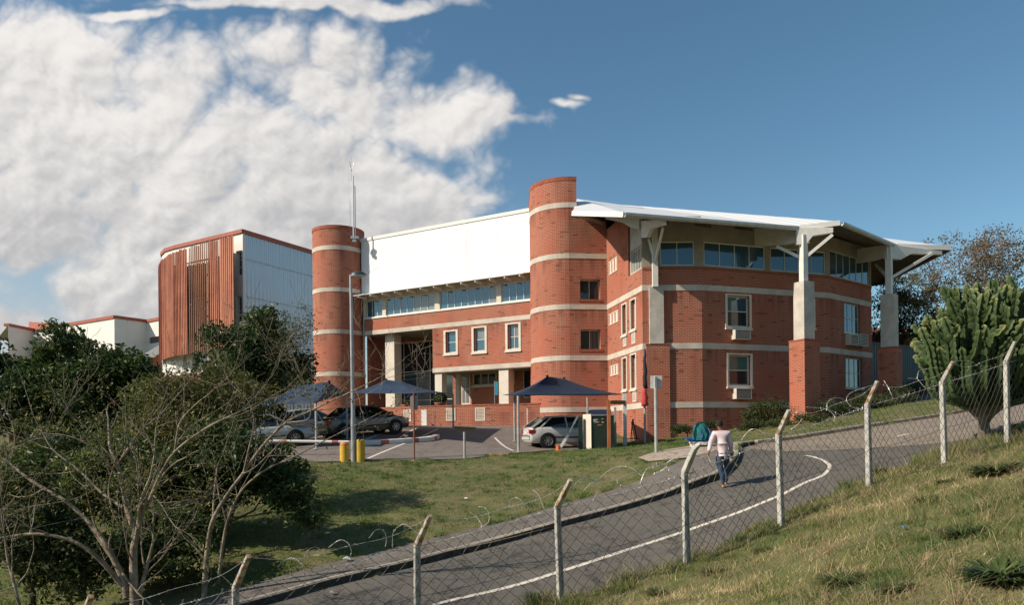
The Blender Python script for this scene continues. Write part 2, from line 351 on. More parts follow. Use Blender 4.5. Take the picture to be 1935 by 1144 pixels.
side_poly = [(-15.8, 6.2), (-8.6, 12.0)]+xy(LAWN_EDGE)+xy([(1345,858,23.3),(1380,856,22.6),(1382,866,21.4)])+xy(KERB_TOP[::-1][3:])+[(-7.6, 11.05), (-14.7, 5.3)]
lot_poly = xy(LOT_EDGE)+[(3.9,33.5),(5.0,37.5),(5.1,42.8),(.9,42.2),(-1.2,42.8),(-6.5,45.2),(-11,47),(-16,48.5),(-24,46),(-24,30),(-16,26.8)]
apron_poly = xy([(1205,859,23.4),(1250,852,24.3),(1320,847,25.3),(1400,841,26.6),(1415,844,25.9),(1398,848,25.2),(1391,854,24.2),(1391,861,23.2),(1390,866,22.4),(1352,850,23.2),(1345,858,22.9),(1300,866,22.5),(1225,866,22.7)])
def inpoly(x, y, poly):
    x = np.asarray(x); y = np.asarray(y); c = np.zeros(x.shape, bool); n = len(poly)
    for i in range(n):
        x1, y1 = poly[i]; x2, y2 = poly[(i+1) % n]
        if y1 == y2: continue
        k = ((y1 > y) != (y2 > y)) & (x < (x2-x1)*(y-y1)/(y2-y1)+x1); c ^= k
    return c
def dense(poly, step=.5, closed=True):
    o = []; n = len(poly)
    for i in range(n if closed else n-1):
        a = Vector(poly[i]); b = Vector(poly[(i+1) % n]); k = max(1, int((b-a).length/step))
        o += [tuple(a.lerp(b, j/k)) for j in range(k)]
    if not closed: o.append(tuple(poly[-1]))
    return o
def smooth2(poly, n=6):
    """Catmull-Rom through an open 2-D or 3-D line"""
    p = [Vector(a) for a in poly]; p = [p[0]*2-p[1]]+p+[p[-1]*2-p[-2]]; o = []
    for i in range(1, len(p)-2):
        for j in range(n):
            t = j/n; a, b, c, d = p[i-1:i+3]
            o.append(tuple(.5*((2*b)+(c-a)*t+(2*a-5*b+4*c-d)*t*t+(3*b-a-3*c+d)*t**3)))
    o.append(tuple(p[-2])); return o
def sheet(name, poly, hf, dz, m, step=.5, **k):
    b = dense(poly, step); bx = np.array(b); x0, y0 = bx.min(0); x1, y1 = bx.max(0)
    gx, gy = np.meshgrid(np.arange(x0, x1, step), np.arange(y0, y1, step)); gx = gx.ravel(); gy = gy.ravel(); ins = inpoly(gx, gy, b)
    vs = [Vector(a) for a in b]+[Vector((a, c)) for a, c in zip(gx[ins], gy[ins])]
    n = len(b); r = delaunay_2d_cdt(vs, [(i, (i+1) % n) for i in range(n)], [], 1, 1e-4)
    v2 = np.array([tuple(v) for v in r[0]]); z = hf(v2[:, 0], v2[:, 1])+dz
    f = [tuple(t) for t in r[2]]
    # keep those inside
    c = np.array([v2[list(t)].mean(0) for t in f]); ins = inpoly(c[:, 0], c[:, 1], b); f = [t for t, k_ in zip(f, ins) if k_]
    me = bpy.data.meshes.new(name); me.from_pydata([(a[0], a[1], b_) for a, b_ in zip(v2, z)], [], f); me.materials.append(m)
    me.polygons.foreach_set('use_smooth', [True]*len(f)); o = bpy.data.objects.new(name, me); COL.objects.link(o)
    if len(f) and me.polygons[0].normal.z < 0: me.flip_normals()
    return tag(o, kind='structure', **k)
def ribbon(line, w, hf, dz, mb=None, lift=0):
    mb = mb or MB(); p = [Vector(a[:2]) for a in line]; L = []
    for i, q in enumerate(p):
        d = (p[min(i+1, len(p)-1)]-p[max(i-1, 0)]).normalized(); nrm = Vector((-d.y, d.x)); L.append((q+nrm*w/2, q-nrm*w/2))
    zs = [(float(hf([a.x], [a.y])[0])+dz, float(hf([b.x], [b.y])[0])+dz) for a, b in L]
    for i in range(len(L)-1):
        mb.face(((*L[i][1], zs[i][1]), (*L[i+1][1], zs[i+1][1]), (*L[i+1][0], zs[i+1][0]), (*L[i][0], zs[i][0])))
    return mb
# materials of the ground
M['soil'] = mat('grass_soil', (.105, .12, .045), .95, col2=(.17, .145, .075), nscale=1.1, bump=.6, bscale=14, spec=.1)
def asphalt(name, a, b, c, sc=.5):
    m = mat(name, a, .92, col2=b, nscale=sc, ndet=8, bump=.2, bscale=60, spec=.15); t = m.node_tree; bs = t.nodes['Principled BSDF']
    src = bs.inputs['Base Color'].links[0].from_socket
    g = N(t, 'ShaderNodeNewGeometry'); n = N(t, 'ShaderNodeTexNoise'); n.inputs['Scale'].default_value = 90; n.inputs['Detail'].default_value = 3; wire(t, g.outputs['Position'], n.inputs['Vector'])
    k = Mix(t, Ramp(t, n.outputs[0], .4, .7), src, c)
    n2_ = N(t, 'ShaderNodeTexNoise'); n2_.inputs['Scale'].default_value = 1.7; n2_.inputs['Detail'].default_value = 5; n2_.inputs['Distortion'].default_value = 2; wire(t, g.outputs['Position'], n2_.inputs['Vector'])
    k = Mix(t, Mth(t, 'MULTIPLY', Ramp(t, n2_.outputs[0], .54, .66), .5), k, tuple(q*.55 for q in a))
    vo = N(t, 'ShaderNodeTexVoronoi'); vo.feature = 'DISTANCE_TO_EDGE'; vo.inputs['Scale'].default_value = .35; vo.inputs['Randomness'].default_value = 1
    dist = N(t, 'ShaderNodeTexNoise'); dist.inputs['Scale'].default_value = 2.5; wire(t, g.outputs['Position'], dist.inputs['Vector'])
    wire(t, VM(t, 'ADD', g.outputs['Position'], dist.outputs['Color']), vo.inputs['Vector'])
    k = Mix(t, Mth(t, 'MULTIPLY', Mth(t, 'LESS_THAN', vo.outputs['Distance'], .006), .55), k, (.02, .018, .016))
    wire(t, k, bs.inputs['Base Color']); return m
M['asphalt'] = asphalt('dark_asphalt', (.095, .088, .076), (.125, .116, .10), (.17, .16, .14))
M['asphalt_old'] = asphalt('worn_asphalt', (.20, .165, .13), (.26, .215, .17), (.30, .26, .21))
M['lot'] = asphalt('car_park_asphalt', (.16, .14, .125), (.20, .175, .155), (.24, .21, .19))
M['pave'] = asphalt('pavement_asphalt', (.12, .108, .095), (.16, .145, .125), (.2, .18, .155))
M['apron'] = asphalt('concrete_apron', (.33, .27, .21), (.40, .33, .26), (.4, .34, .28))
M['kerb'] = mat('kerb_concrete', (.40, .35, .28), .9, col2=(.26, .23, .19), nscale=3, bump=.3)
t_ = M['kerb'].node_tree; b_ = t_.nodes['Principled BSDF']; src_ = b_.inputs['Base Color'].links[0].from_socket; g_n = N(t_, 'ShaderNodeNewGeometry'); sp_n = N(t_, 'ShaderNodeSeparateXYZ'); wire(t_, g_n.outputs['Position'], sp_n.inputs[0])
fr_n = Mth(t_, 'FRACT', Mth(t_, 'ADD', sp_n.outputs[0], 50.0)); wire(t_, Mix(t_, Mth(t_, 'MULTIPLY', Mth(t_, 'LESS_THAN', fr_n, .03), .7), src_, (.06, .05, .04)), b_.inputs['Base Color'])
M['kerby'] = mat('faded_yellow_kerb', (.50, .27, .08), .85, col2=(.36, .26, .17), nscale=5, bump=.2)
def paintmat(name, c, under, amt):
    m = mat(name, c, .7, col2=under, nscale=14, ndet=8, lo=amt, hi=amt+.16); return m
M['line'] = paintmat('road_paint', (.70, .64, .54), (.20, .18, .15), .50)
M['line2'] = paintmat('bay_paint', (.72, .68, .62), (.3, .27, .24), .58)
# the ground: one sheet to the horizon
def axis(a, b, step, lo, hi):
    m = list(np.arange(a, b, step)); s_ = step; x = m[-1]
    while x < hi: s_ *= 1.22; x += s_; m.append(x)
    s_ = step; x = m[0]; l = []
    while x > lo: s_ *= 1.22; x -= s_; l.append(x)
    return np.array(l[::-1]+m)
gx = axis(-16, 27, .25, -700, 700); gy = axis(2, 48, .25, -200, 1200)
X, Y = np.meshgrid(gx, gy); Z = Hn(X, Y)
near = (X > -20) & (X < 30) & (Y > 0) & (Y < 45)
bumpy = .04*np.sin(X*3.1+np.sin(Y*2.3))*np.sin(Y*2.7+X)+.03*np.sin(X*7.3+Y*3)*np.sin(Y*6.1-X*2)
Z = Z+np.where(near, bumpy, 0)
rp = dense(road_poly); inr = inpoly(X, Y, rp)
Zr = TR(X, Y); Z = np.where(inr, np.minimum(Z, Zr)-.12, Z)
for poly in (side_poly, lot_poly, apron_poly): Z = np.where(inpoly(X, Y, poly), np.minimum(Z, Hn(X, Y))-.10, Z)
ny, nx = X.shape; idx = np.arange(nx*ny).reshape(ny, nx)
faces = np.stack([idx[:-1, :-1].ravel(), idx[:-1, 1:].ravel(), idx[1:, 1:].ravel(), idx[1:, :-1].ravel()], 1)
tag(npmesh('ground', np.stack([X.ravel(), Y.ravel(), Z.ravel()], 1), faces, M['soil'], smooth=True), kind='structure')
sheet('road', road_poly, TR, 0, M['asphalt'], .5)
far_poly = xy([(1400,850,24.8),(1470,862,22.6),(1540,860,22.2),(1620,857,21.9),(1700,850,21.6),(1790,843,21.3),(1860,826,21.45)])+xy([(1935,796,23.4)])+[(30, 24.6), (41.9, 30.1), (37.9, 39.4)]+xy([(a, b+1, c-.05) for a, b, c in FAR_KERB[::-1][:-1]])+xy([(1432,839,26.4)])
sheet('road', far_poly, TR, .006, M['asphalt_old'], .5)
sheet('pavement', side_poly, Hn, .004, M['pave'], .5)
sheet('car_park', lot_poly, Hn, .004, M['lot'], .6)
sheet('path', apron_poly, Hn, .012, M['apron'], .4)
sheet('path', xy([(1397,846,25.3),(1399,839,26.9),(1428,835,27.0),(1432,843,25.7)]), TR, .014, mat('red_paving', (.30, .10, .06), .8, col2=(.24, .12, .08)), .4)
# kerbs
def kerb(name, line, w, top, bot, m, side=1, face=None, **k):
    mb = MB(); p = [Vector(a[:2]) for a in line]
    rows = []
    for i, q in enumerate(p):
        d = (p[min(i+1, len(p)-1)]-p[max(i-1, 0)]).normalized(); nr = Vector((-d.y, d.x))*side
        a = q; b = q+nr*w; zt = top(q.x, q.y); zb = bot(q.x, q.y)-.15; bev = .03
        rows.append([(a.x, a.y, zb), (a.x, a.y, zt-bev), (*(a+nr*bev), zt), (b.x, b.y, zt), (b.x, b.y, zb)])
    fc = MB()
    for i in range(len(rows)-1):
        for j in range(4): (fc if j == 0 and face else mb).face((rows[i][j], rows[i+1][j], rows[i+1][j+1], rows[i][j+1]))
    for r_, s_ in ((rows[0], 1), (rows[-1], -1)): mb.face(r_[::s_])
    if face: tag(fc.build(name, face), kind='structure')
    return tag(mb.build(name, m), kind='structure', **k)
M['kerbface'] = mat('shaded_kerb_face', (.075, .068, .058), .95, col2=(.04, .037, .032), nscale=4, bump=.3)  # shade of the road-side face put into a darker kerb colour
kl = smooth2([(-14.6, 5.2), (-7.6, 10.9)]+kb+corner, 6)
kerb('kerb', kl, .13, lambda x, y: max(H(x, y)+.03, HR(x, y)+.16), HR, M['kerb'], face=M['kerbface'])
fk = smooth2(xy([(1432,840,26.5)]+[(a, b+6, c) for a, b, c in FAR_KERB[1:]])+[(38, 39.5)], 4)
kerb('kerb', fk, .16, lambda x, y: HR(x, y)+.15, HR, M['kerb'])
tag(ribbon(fk, .16, lambda x, y: TR(x, y), .010).build('road_marking', M['kerby']), kind='structure')
WL = [(780,1160,13.1),(850,1135.5,13.6),(964,1101,14.3),(1055,1077,14.9),(1171,1042,15.7),(1290,1008,16.5),(1400,971,17.3),(1474,941,18),(1520,918,18.6),(1554,899,19),(1568,885,19.8),(1558,877,20.5),(1540,868,21.1),(1521,861,21.5)]
wl = smooth2(xy(WL), 5)
tag(ribbon(wl, .10, lambda x, y: TR(x, y), .008).build('road_marking', M['line']), kind='structure')
tag(ribbon(xy([(1694,845,23.6),(1716,839,24.0)]), .13, lambda x, y: TR(x, y), .014).build('road_marking', M['line']), kind='structure')
# car park marks
for ln in ([(695,868),(765,839)],[(935,828),(970,853)],[(788,832),(828,812)],[(752,832),(786,811)],[(690,832),(735,817)],[(560,838),(600,822)]):
    q = [G(a, b, y0=24) for a, b in ln]
    tag(ribbon(dense([(v.x, v.y) for v in q], .5, False), .11, Hn, .010).build('bay_marking', M['line2']), kind='structure')
# ------------------------------------------------------------------ main brick building
bld = empty('brick_building', (2, 47, 0), 'red brick building with two round towers, pale bands and a winged white roof', 'building')
FL = Vector((-10.75, 54.0)); FR = Vector((1.33, 47.1)); A = Vector((6.8, 38.25)); J = Vector((5.72, 43.88))
T0 = Vector((3.45, 43.6)); Mw = Vector((9.88, 38.3)); B = Vector((17.5, 40.85)); C = Vector((21.4, 43.95))
BANDS = [(1.38, 1.68), (4.43, 4.73), (7.45, 7.75), (10.45, 10.75), (13.45, 13.75)]
class Wall:
    """upright wall along a->b seen from its right-hand side, with openings; s runs from a, z is height"""
    def __init__(w, a, b, z0, z1, off=0): w.a = Vector(a); w.b = Vector(b); w.z0 = z0; w.z1 = z1; w.L = (w.b-w.a).length; w.d = (w.b-w.a)/w.L; w.n = Vector((w.d.y, -w.d.x)); w.op = []; w.u0 = off
    def pt(w, s, z, out=0): q = w.a+w.d*s+w.n*out; return Vector((q.x, q.y, z))
    def at(w, px, py):
        d = P(px, py, 1.0); # ray meets wall plane
        den = d.x*w.n.x+d.y*w.n.y; t = (w.a.x*w.n.x+w.a.y*w.n.y)/den; h = d*t
        return (Vector((h.x, h.y))-w.a).dot(w.d), h.z
    def hole(w, s0, s1, z0, z1, depth=.22): w.op.append((s0, s1, z0, z1, depth)); return (s0, s1, z0, z1)
    def pxhole(w, x0, x1, yt, yb, depth=.22):
        xm = (x0+x1)/2; s0 = w.at(x0, yt)[0]; s1 = w.at(x1, yt)[0]; zt = w.at(xm, yt)[1]; zb = w.at(xm, yb)[1]
        return w.hole(s0, s1, zb, zt, depth)
    def mesh(w, mb):
        ss = sorted({0, w.L, *[o[0] for o in w.op], *[o[1] for o in w.op]}); zs = sorted({w.z0, w.z1, *[o[2] for o in w.op], *[o[3] for o in w.op]})
        for i in range(len(ss)-1):
            for j in range(len(zs)-1):
                sm = (ss[i]+ss[i+1])/2; zm = (zs[j]+zs[j+1])/2
                if any(o[0] < sm < o[1] and o[2] < zm < o[3] for o in w.op): continue
                u = w.u0
                mb.face((w.pt(ss[i], zs[j]), w.pt(ss[i+1], zs[j]), w.pt(ss[i+1], zs[j+1]), w.pt(ss[i], zs[j+1])), [(ss[i]+u, zs[j]), (ss[i+1]+u, zs[j]), (ss[i+1]+u, zs[j+1]), (ss[i]+u, zs[j+1])])
        for s0, s1, z0, z1, dp in w.op:
            for a, b in (((s0, z0), (s1, z0)), ((s1, z0), (s1, z1)), ((s1, z1), (s0, z1)), ((s0, z1), (s0, z0))):
                q = (w.pt(*a), w.pt(*b), w.pt(*b, -dp), w.pt(*a, -dp)); l = abs(b[0]-a[0])+abs(b[1]-a[1])
                if a[0] == b[0]: mb.face(q, [(0, a[1]), (0, b[1]), (dp, b[1]), (dp, a[1])])
                else: mb.face(q, [(a[0], 0), (b[0], 0), (b[0], dp), (a[0], dp)])
    def box(w, mb, s0, s1, z0, z1, o0, o1):
        c = w.pt((s0+s1)/2, (z0+z1)/2, (o0+o1)/2); mb.obox(c, (w.d.x, w.d.y, 0), (-w.n.x, -w.n.y, 0), (0, 0, 1), (s1-s0)/2, abs(o1-o0)/2, (z1-z0)/2)
def window(w, rect, cols=1, rows=2, fr=.07, depth=.10, fm='cream', gm='glass', sill=True, frame_out=0.0, surround=0, kind='window', parent=None, panes=None):
    """frame with bars; each pane of glass a sub-part; a dark room behind"""
    s0, s1, z0, z1 = rect; mb = MB(); o1 = -depth+.03; o0 = -depth-.04
    w.box(mb, s0+.002, s0+fr, z0+.002, z1-.002, o0, o1); w.box(mb, s1-fr, s1-.002, z0+.002, z1-.002, o0, o1)
    w.box(mb, s0+fr, s1-fr, z0+.002, z0+fr, o0, o1); w.box(mb, s0+fr, s1-fr, z1-fr, z1-.002, o0, o1)
    cw = (s1-s0-2*fr)/cols; rh = (z1-z0-2*fr)/rows; bw = fr*.6
    for i in range(1, cols): w.box(mb, s0+fr+cw*i-bw/2, s0+fr+cw*i+bw/2, z0+fr, z1-fr, o0, o1-.004)
    for j in range(1, rows): w.box(mb, s0+fr, s1-fr, z0+fr+rh*j-bw/2, z0+fr+rh*j+bw/2, o0+.003, o1+.01)
    if surround:
        t = surround; w.box(mb, s0-t, s0+.001, z0-t*.6, z1+t*.6, -.02, .035); w.box(mb, s1-.001, s1+t, z0-t*.6, z1+t*.6, -.02, .035)
        w.box(mb, s0+.001, s1-.001, z1-.001, z1+t*.6, -.02, .035); w.box(mb, s0+.001, s1-.001, z0-t*.6, z0+.001, -.02, .035)
    fo = mb.build(kind, M[fm], parent or bld)
    for i in range(cols):
        for j in range(rows):
            g = MB(); a = s0+fr+cw*i; z = z0+fr+rh*j; w.box(g, a, a+cw, z, z+rh, -depth-.012, -depth)
            m_ = (panes[(i*rows+j) % len(panes)] if panes else gm); g.build('pane', M[m_], fo)
    if sill:
        g = MB(); t = surround or .05; w.box(g, s0-t-.03, s1+t+.03, z0-.10-(t*.6 if surround else 0), z0-(t*.6 if surround else 0)-.001, -.02, .09); g.build('sill', M[fm], fo)
    return fo
def band(path, z0, z1, name='band', out=.025, m='band'):
    mb = MB(); s = 0
    for i in range(len(path)-1):
        w = Wall(path[i], path[i+1], z0, z1)
        na = w.n if i == 0 else (w.n+Wall(path[i-1], path[i], 0, 1).n).normalized(); nb = w.n if i == len(path)-2 else (w.n+Wall(path[i+1], path[i+2], 0, 1).n).normalized()
        a = w.a+na*out; b = w.b+nb*out; a2 = w.a-na*.05; b2 = w.b-nb*.05
        v3 = lambda q, z: (q.x, q.y, z)
        mb.face((v3(a, z0), v3(b, z0), v3(b, z1), v3(a, z1))); mb.face((v3(a, z1), v3(b, z1), v3(b2, z1), v3(a2, z1))); mb.face((v3(a2, z0), v3(b2, z0), v3(b, z0), v3(a, z0)))
        if i == 0: mb.face((v3(a2, z0), v3(a, z0), v3(a, z1), v3(a2, z1)))
        if i == len(path)-2: mb.face((v3(b, z0), v3(b2, z0), v3(b2, z1), v3(b, z1)))
    return mb.build(name, M[m], bld)
def arc(c, r, a0, a1, n): return [Vector((c[0]+r*math.cos(a0+(a1-a0)*i/n), c[1]+r*math.sin(a0+(a1-a0)*i/n))) for i in range(n+1)]
# ---- left round tower
lt = (-12.65, 54.6); lr = 1.86
mb = MB(); mb.lathe((*lt, 0), [(lr, -1.2), (lr, 14.95)], 48); mb.build('tower_wall', M['brick'], bld, smooth=True)
mb = MB(); mb.lathe((*lt, 0), [(lr, 14.95), (lr+.03, 14.96), (lr+.03, 15.2), (lr-.25, 15.2), (lr-.25, 14.6), (.01, 14.6)], 48); mb.build('coping', M['soldier'], bld)
for z0, z1 in BANDS:
    mb = MB(); mb.lathe((*lt, 0), [(lr-.02, z0), (lr+.025, z0), (lr+.025, z1), (lr-.02, z1)], 48); mb.build('band', M['band'], bld, smooth=False)
# ---- right round tower: quarter round front running into a flat wall
tp = [Vector((1.25, 49.5)), Vector((1.25, 47.0))]+arc((3.45, 45.8), 2.2, math.pi, math.pi*1.5, 14)+[Vector(J)]
def pathwall(path, z0, z1, op_seg=None, ops=()):
    mb = MB(); u = 0
    for i in range(len(path)-1):
        w = Wall(path[i], path[i+1], z0, z1, u)
        if op_seg == i:
            for o in ops: w.hole(*o)
        w.mesh(mb); u += w.L
    return mb
flat = Wall(tp[-2], tp[-1], -1, 13)
r1 = flat.pxhole(1096, 1134, 528, 566, .35); r2 = flat.pxhole(1097, 1135, 623, 661, .35)
pathwall(tp, -1, 12.9, len(tp)-2, flat.op).build('tower_wall', M['brick'], bld)
for r_ in (r1, r2):
    wn_ = window(flat, r_, cols=2, rows=1, fr=.05, depth=.30, fm='cream', sill=False, gm='glassd')
    g = MB(); flat.box(g, r_[0]-.1, r_[1]+.1, r_[2]-.13, r_[2]-.001, -.02, .03); g.build('sill', M['soldier'], wn_)
tp2 = [Vector((1.25, 49.0))]+arc((3.45, 45.8), 2.2, math.pi, math.pi*1.5, 14)+[Vector((3.93, 43.63)), Vector((3.93, 49.0)), Vector((1.25, 49.0))]
pathwall(tp2, 12.9, 15.25).build('tower_wall', M['brick'], bld)
mb = MB(); mb.face([(p.x, p.y, 15.0) for p in tp2[:-1]]); mb.build('tower_roof', M['concrete'], bld)
band(tp2[:-1], 15.05, 15.27, 'coping', .02, 'soldier')
for i, (z0, z1) in enumerate(BANDS): band((tp if i < 4 else tp2[:-2])[1:] if i < 4 else tp2[:-2], z0, z1)
# ---- main facade
fw = Wall(FL, FR, 7.75, 10.42)
GR = [(691.5, 722), (729, 821), (831, 938), (947, 1006)]
rects = []
for (a, b) in GR: s0 = fw.at(a, 590)[0]; s1 = min(fw.at(b, 560)[0], fw.L-.03); rects.append(fw.hole(max(s0, .05), s1, 8.72, 9.95, .25))
for r_, n in zip(rects, (3, 7, 8, 4)):
    window(fw, r_, cols=n, rows=1, fr=.06, depth=.12, fm='whitepaint', sill=False, panes=(['glass', 'glass', 'glass', 'glass', 'glass2', 'glass2', 'glass2'] if n == 7 else ['glass']*7+['glass2']))
mb = MB(); fw.z0 = 7.6; fw.z1 = 8.66; w2 = Wall(FL, FR, 7.6, 8.66); w2.mesh(mb); mb.build('facade_wall', M['brick'], bld)
mb = MB(); fw.z0 = 8.66; fw.z1 = 10.42; fw.mesh(mb); mb.build('clerestory_wall', M['cream'], bld)
g = MB(); fw.box(g, .05, fw.L, 8.60, 8.69, -.02, .06); g.build('sill', M['whitepaint'], bld)
band([FL, FR], 7.45, 7.75)
# white cladding panel, in five sheets, and its cap
pw = Wall(FL, FR, 10.42, 14.45); sx = [0]+[pw.at(p, 480)[0] for p in (768, 821, 884, 943)]+[pw.L]
for i in range(5):
    g = MB(); a = sx[i]+(.015 if i else 0); b = sx[i+1]
    for q in ((a, b, 10.42, 14.25),):
        o = .16; g.face((pw.pt(a, 10.42, o), pw.pt(b, 10.42, o), pw.pt(b, 14.25, o), pw.pt(a, 14.25, o)), [(a, 0), (b, 0), (b, 4), (a, 4)])
        g.face((pw.pt(a, 10.42, -.1), pw.pt(b, 10.42, -.1), pw.pt(b, 10.42, o), pw.pt(a, 10.42, o))); g.face((pw.pt(a, 10.42, -.1), pw.pt(a, 10.42, o), pw.pt(a, 14.25, o), pw.pt(a, 14.25, -.1))); g.face((pw.pt(b, 10.42, o), pw.pt(b, 10.42, -.1), pw.pt(b, 14.25, -.1), pw.pt(b, 14.25, o)))
    g.build('cladding_panel', M['panel'], bld)
g = MB(); pw.box(g, -.1, pw.L, 14.25, 14.47, -.4, .21); g.build('parapet_cap', M['whitepaint'], bld)
g = MB(); pw.box(g, -.6, pw.L, 10.0, 14.2, -6, -.3); g.build('rear_wall', M['whitepaint'], bld)
# canopy over the clerestory with brackets
aw = empty('tmp', (0, 0, 0), None, None); bpy.data.objects.remove(aw)
g = MB(); q = [pw.pt(-.1, 10.36, .05), pw.pt(pw.L, 10.36, .05), pw.pt(pw.L, 10.16, 1.05), pw.pt(-.1, 10.16, 1.05)]
g.prism(q, (0, 0, .05)); canopy = g.build('canopy', M['whitepaint'], bld)
for i in range(13):
    s_ = .4+i*1.1; g = MB(); g.bar(pw.pt(s_, 10.06, .05), pw.pt(s_, 10.10, 1.0), .06, .14); g.build('bracket', M['whitepaint'], canopy)
# lower box with three windows, recess under it
sB = Wall(FL, FR, 0, 1).at(817.5, 650)[0]; BL = FL+(FR-FL).normalized()*sB
bw = Wall(BL, FR, 4.73, 7.45)
for x0, x1, y0, y1, pn in ((842, 861.5, 627, 667, None), (895, 916, 620, 664, ['glass', 'glass2']), (959, 980, 613, 660, ['glass', 'glass', 'glass', 'glass2'])):
    r_ = bw.pxhole(x0, x1, y0, y1, .28); window(bw, r_, cols=2 if x0 == 959 else 1, rows=2, fr=.07, depth=.2, fm='cream', surround=.16, panes=pn)
mb = MB(); bw.mesh(mb); ret = Wall(BL+Vector((.57, .82))*5, BL, 4.73, 7.6); ret.mesh(mb); mb.build('facade_wall', M['brick'], bld)
band([BL+Vector((.57, .82))*5, BL, FR], 4.43, 4.73)
# recess: soffits, back wall, columns, doors
nI = Vector((.496, .868)); nI = Vector((-(FR-FL).normalized().y, (FR-FL).normalized().x))
def shp(a, b, dep, z, t, name, m):
    g = MB(); p = [a, b, b+nI*dep, a+nI*dep]; g.prism([(v.x, v.y, z) for v in p], (0, 0, t)); return g.build(name, M[m], bld)
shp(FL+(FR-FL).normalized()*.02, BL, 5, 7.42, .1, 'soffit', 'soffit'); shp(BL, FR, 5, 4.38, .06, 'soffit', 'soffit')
ent = Wall(FL+nI*3.2, BL+nI*3.2, 0, 7.42)
mb = MB(); ent.z0 = .4; e_s0 = ent.at(737, 690)[0]; e = ent.hole(e_s0, ent.L-.05, .5, 7.2, .1); ent.mesh(mb); mb.build('recess_wall', M['brick'], bld)
window(ent, e, cols=5, rows=3, fr=.10, depth=.05, fm='cream', sill=False, kind='glazed_entrance', panes=['glassd', 'glassd', 'glassd', 'glassd', 'glass', 'glassd', 'glass2', 'glass2', 'glassd', 'glassd', 'glassd', 'glassd', 'glassd', 'glassd', 'glassd'])
rb = Wall(BL+nI*2.4, FR+nI*2.4, .4, 4.4); mb = MB()
d1 = rb.pxhole(871, 888, 707, 765, .1); g1 = rb.pxhole(893, 938, 705, 729, .1); d2 = rb.pxhole(958, 972, 700, 728, .1); d3 = rb.pxhole(988, 1006, 699, 752, .1)
rb.mesh(mb); mb.build('recess_wall', M['brick'], bld)
window(rb, d1, cols=2, rows=2, fr=.09, depth=.05, sill=False, kind='glazed_door', gm='glass2'); window(rb, g1, gm='glassd', cols=3, rows=1, fr=.09, depth=.05, sill=True); window(rb, d2, gm='glassd', cols=1, rows=1, depth=.05, sill=False); window(rb, d3, gm='glassd', cols=1, rows=1, depth=.05, sill=False, kind='glazed_door')
fl_ = Wall(FL, FR, 0, 1)
for (x0, x1, zt, o) in ((719, 736, 7.42, -.55), (820, 833, 4.38, -.1), (941, 959, 4.38, -.1), (842, 848, 4.38, -1.2)):
    s0 = fl_.at(x0, 700)[0]; s1 = fl_.at(x1, 700)[0]; g = MB(); fl_.box(g, s0, s1, .3, zt, o-(s1-s0), o); g.build('column', M['cream'], bld)
shp(FL+nI*-1.2, FR+nI*-.6, 5, -1.5, 2.35, 'terrace_floor', 'concrete')
# back of the building: plain brick block closing the volume
mb = MB()
for a, b in (((-10.6, 54.5), (-4, 66)), ((-4, 66), (14, 66)), ((14, 66), (26, 58))): Wall(b, a, -1, 10).mesh(mb)
mb.build('rear_wall', M['brick'], bld)
# ---- wing, side wall towards the towers
sw = Wall(J, A, -1.2, 8.62)
LV = []
def louvre(w, r_, bars=8, vertical=False, m='cream', name='louvre_vent', fr=.05, parent=None):
    s0, s1, z0, z1 = r_; g = MB(); w.box(g, s0, s0+fr, z0, z1, -.03, .03); w.box(g, s1-fr, s1, z0, z1, -.03, .03); w.box(g, s0+fr, s1-fr, z0, z0+fr, -.03, .03); w.box(g, s0+fr, s1-fr, z1-fr, z1, -.03, .03)
    for i in range(bars):
        if vertical: a = s0+fr+(s1-s0-2*fr)*(i+.2)/bars; w.box(g, a, a+(s1-s0-2*fr)/bars*.6, z0+fr, z1-fr, -.03, .015)
        else: a = z0+fr+(z1-z0-2*fr)*(i+.2)/bars; w.box(g, s0+fr, s1-fr, a, a+(z1-z0-2*fr)/bars*.55, -.03, .015)
    f = g.build(name, M[m], parent or bld)
    h = MB(); w.box(h, s0+fr, s1-fr, z0+fr, z1-fr, -.045, -.032); h.build('backing', M['dark'], f); return f
def pxr(w, x0, x1, yt, yb): return Wall(w.a, w.b, -99, 99).pxhole(x0, x1, yt, yb)
for x0, x1, y0, y1 in ((1176, 1183.5, 576, 632), (1192, 1201, 567, 622), (1177, 1184, 678, 736), (1192.5, 1201.5, 671, 734)):
    r_ = sw.pxhole(x0, x1, y0, y1, .3); window(sw, r_, cols=1, rows=1, fr=.06, depth=.22, gm='glass2', surround=.12)
for x0, x1, y0, y1 in ((1178, 1184, 637, 655), (1194, 1201, 628, 650), (1196, 1203, 740, 760)): louvre(sw, pxr(sw, x0, x1, y0, y1), 8, m='steelw')
for x0, x1, y0, y1 in ((1151, 1167, 490, 516), (1151, 1169, 590, 612), (1153, 1169, 690, 710)): louvre(sw, pxr(sw, x0, x1, y0, y1), 3, True)
sC = sw.at(1187, 500)[0]      # where the clerestory starts
mb = MB(); sw.mesh(mb)
u1 = Wall(J, sw.pt(sC, 0).xy, 8.62, 12.2); u1.mesh(mb)
fwd = sw.pt(sC, 0).xy; rv = Wall(fwd, fwd+Vector((.98, .19))*.45, 8.62, 12); rv.mesh(mb)
mb.build('wing_wall', M['brick'], bld)
cl = Wall(fwd+Vector((.98, .17))*.12, A+Vector((.98, .17))*.12, 8.62, 11.4)
r_ = cl.hole(.15, cl.L-.35, 8.75, 9.95, .2); window(cl, r_, cols=4, rows=1, fr=.06, depth=.12, fm='cream', gm='glass2', sill=False)
mb = MB(); cl.mesh(mb); mb.build('clerestory_wall', M['concrete'], bld)
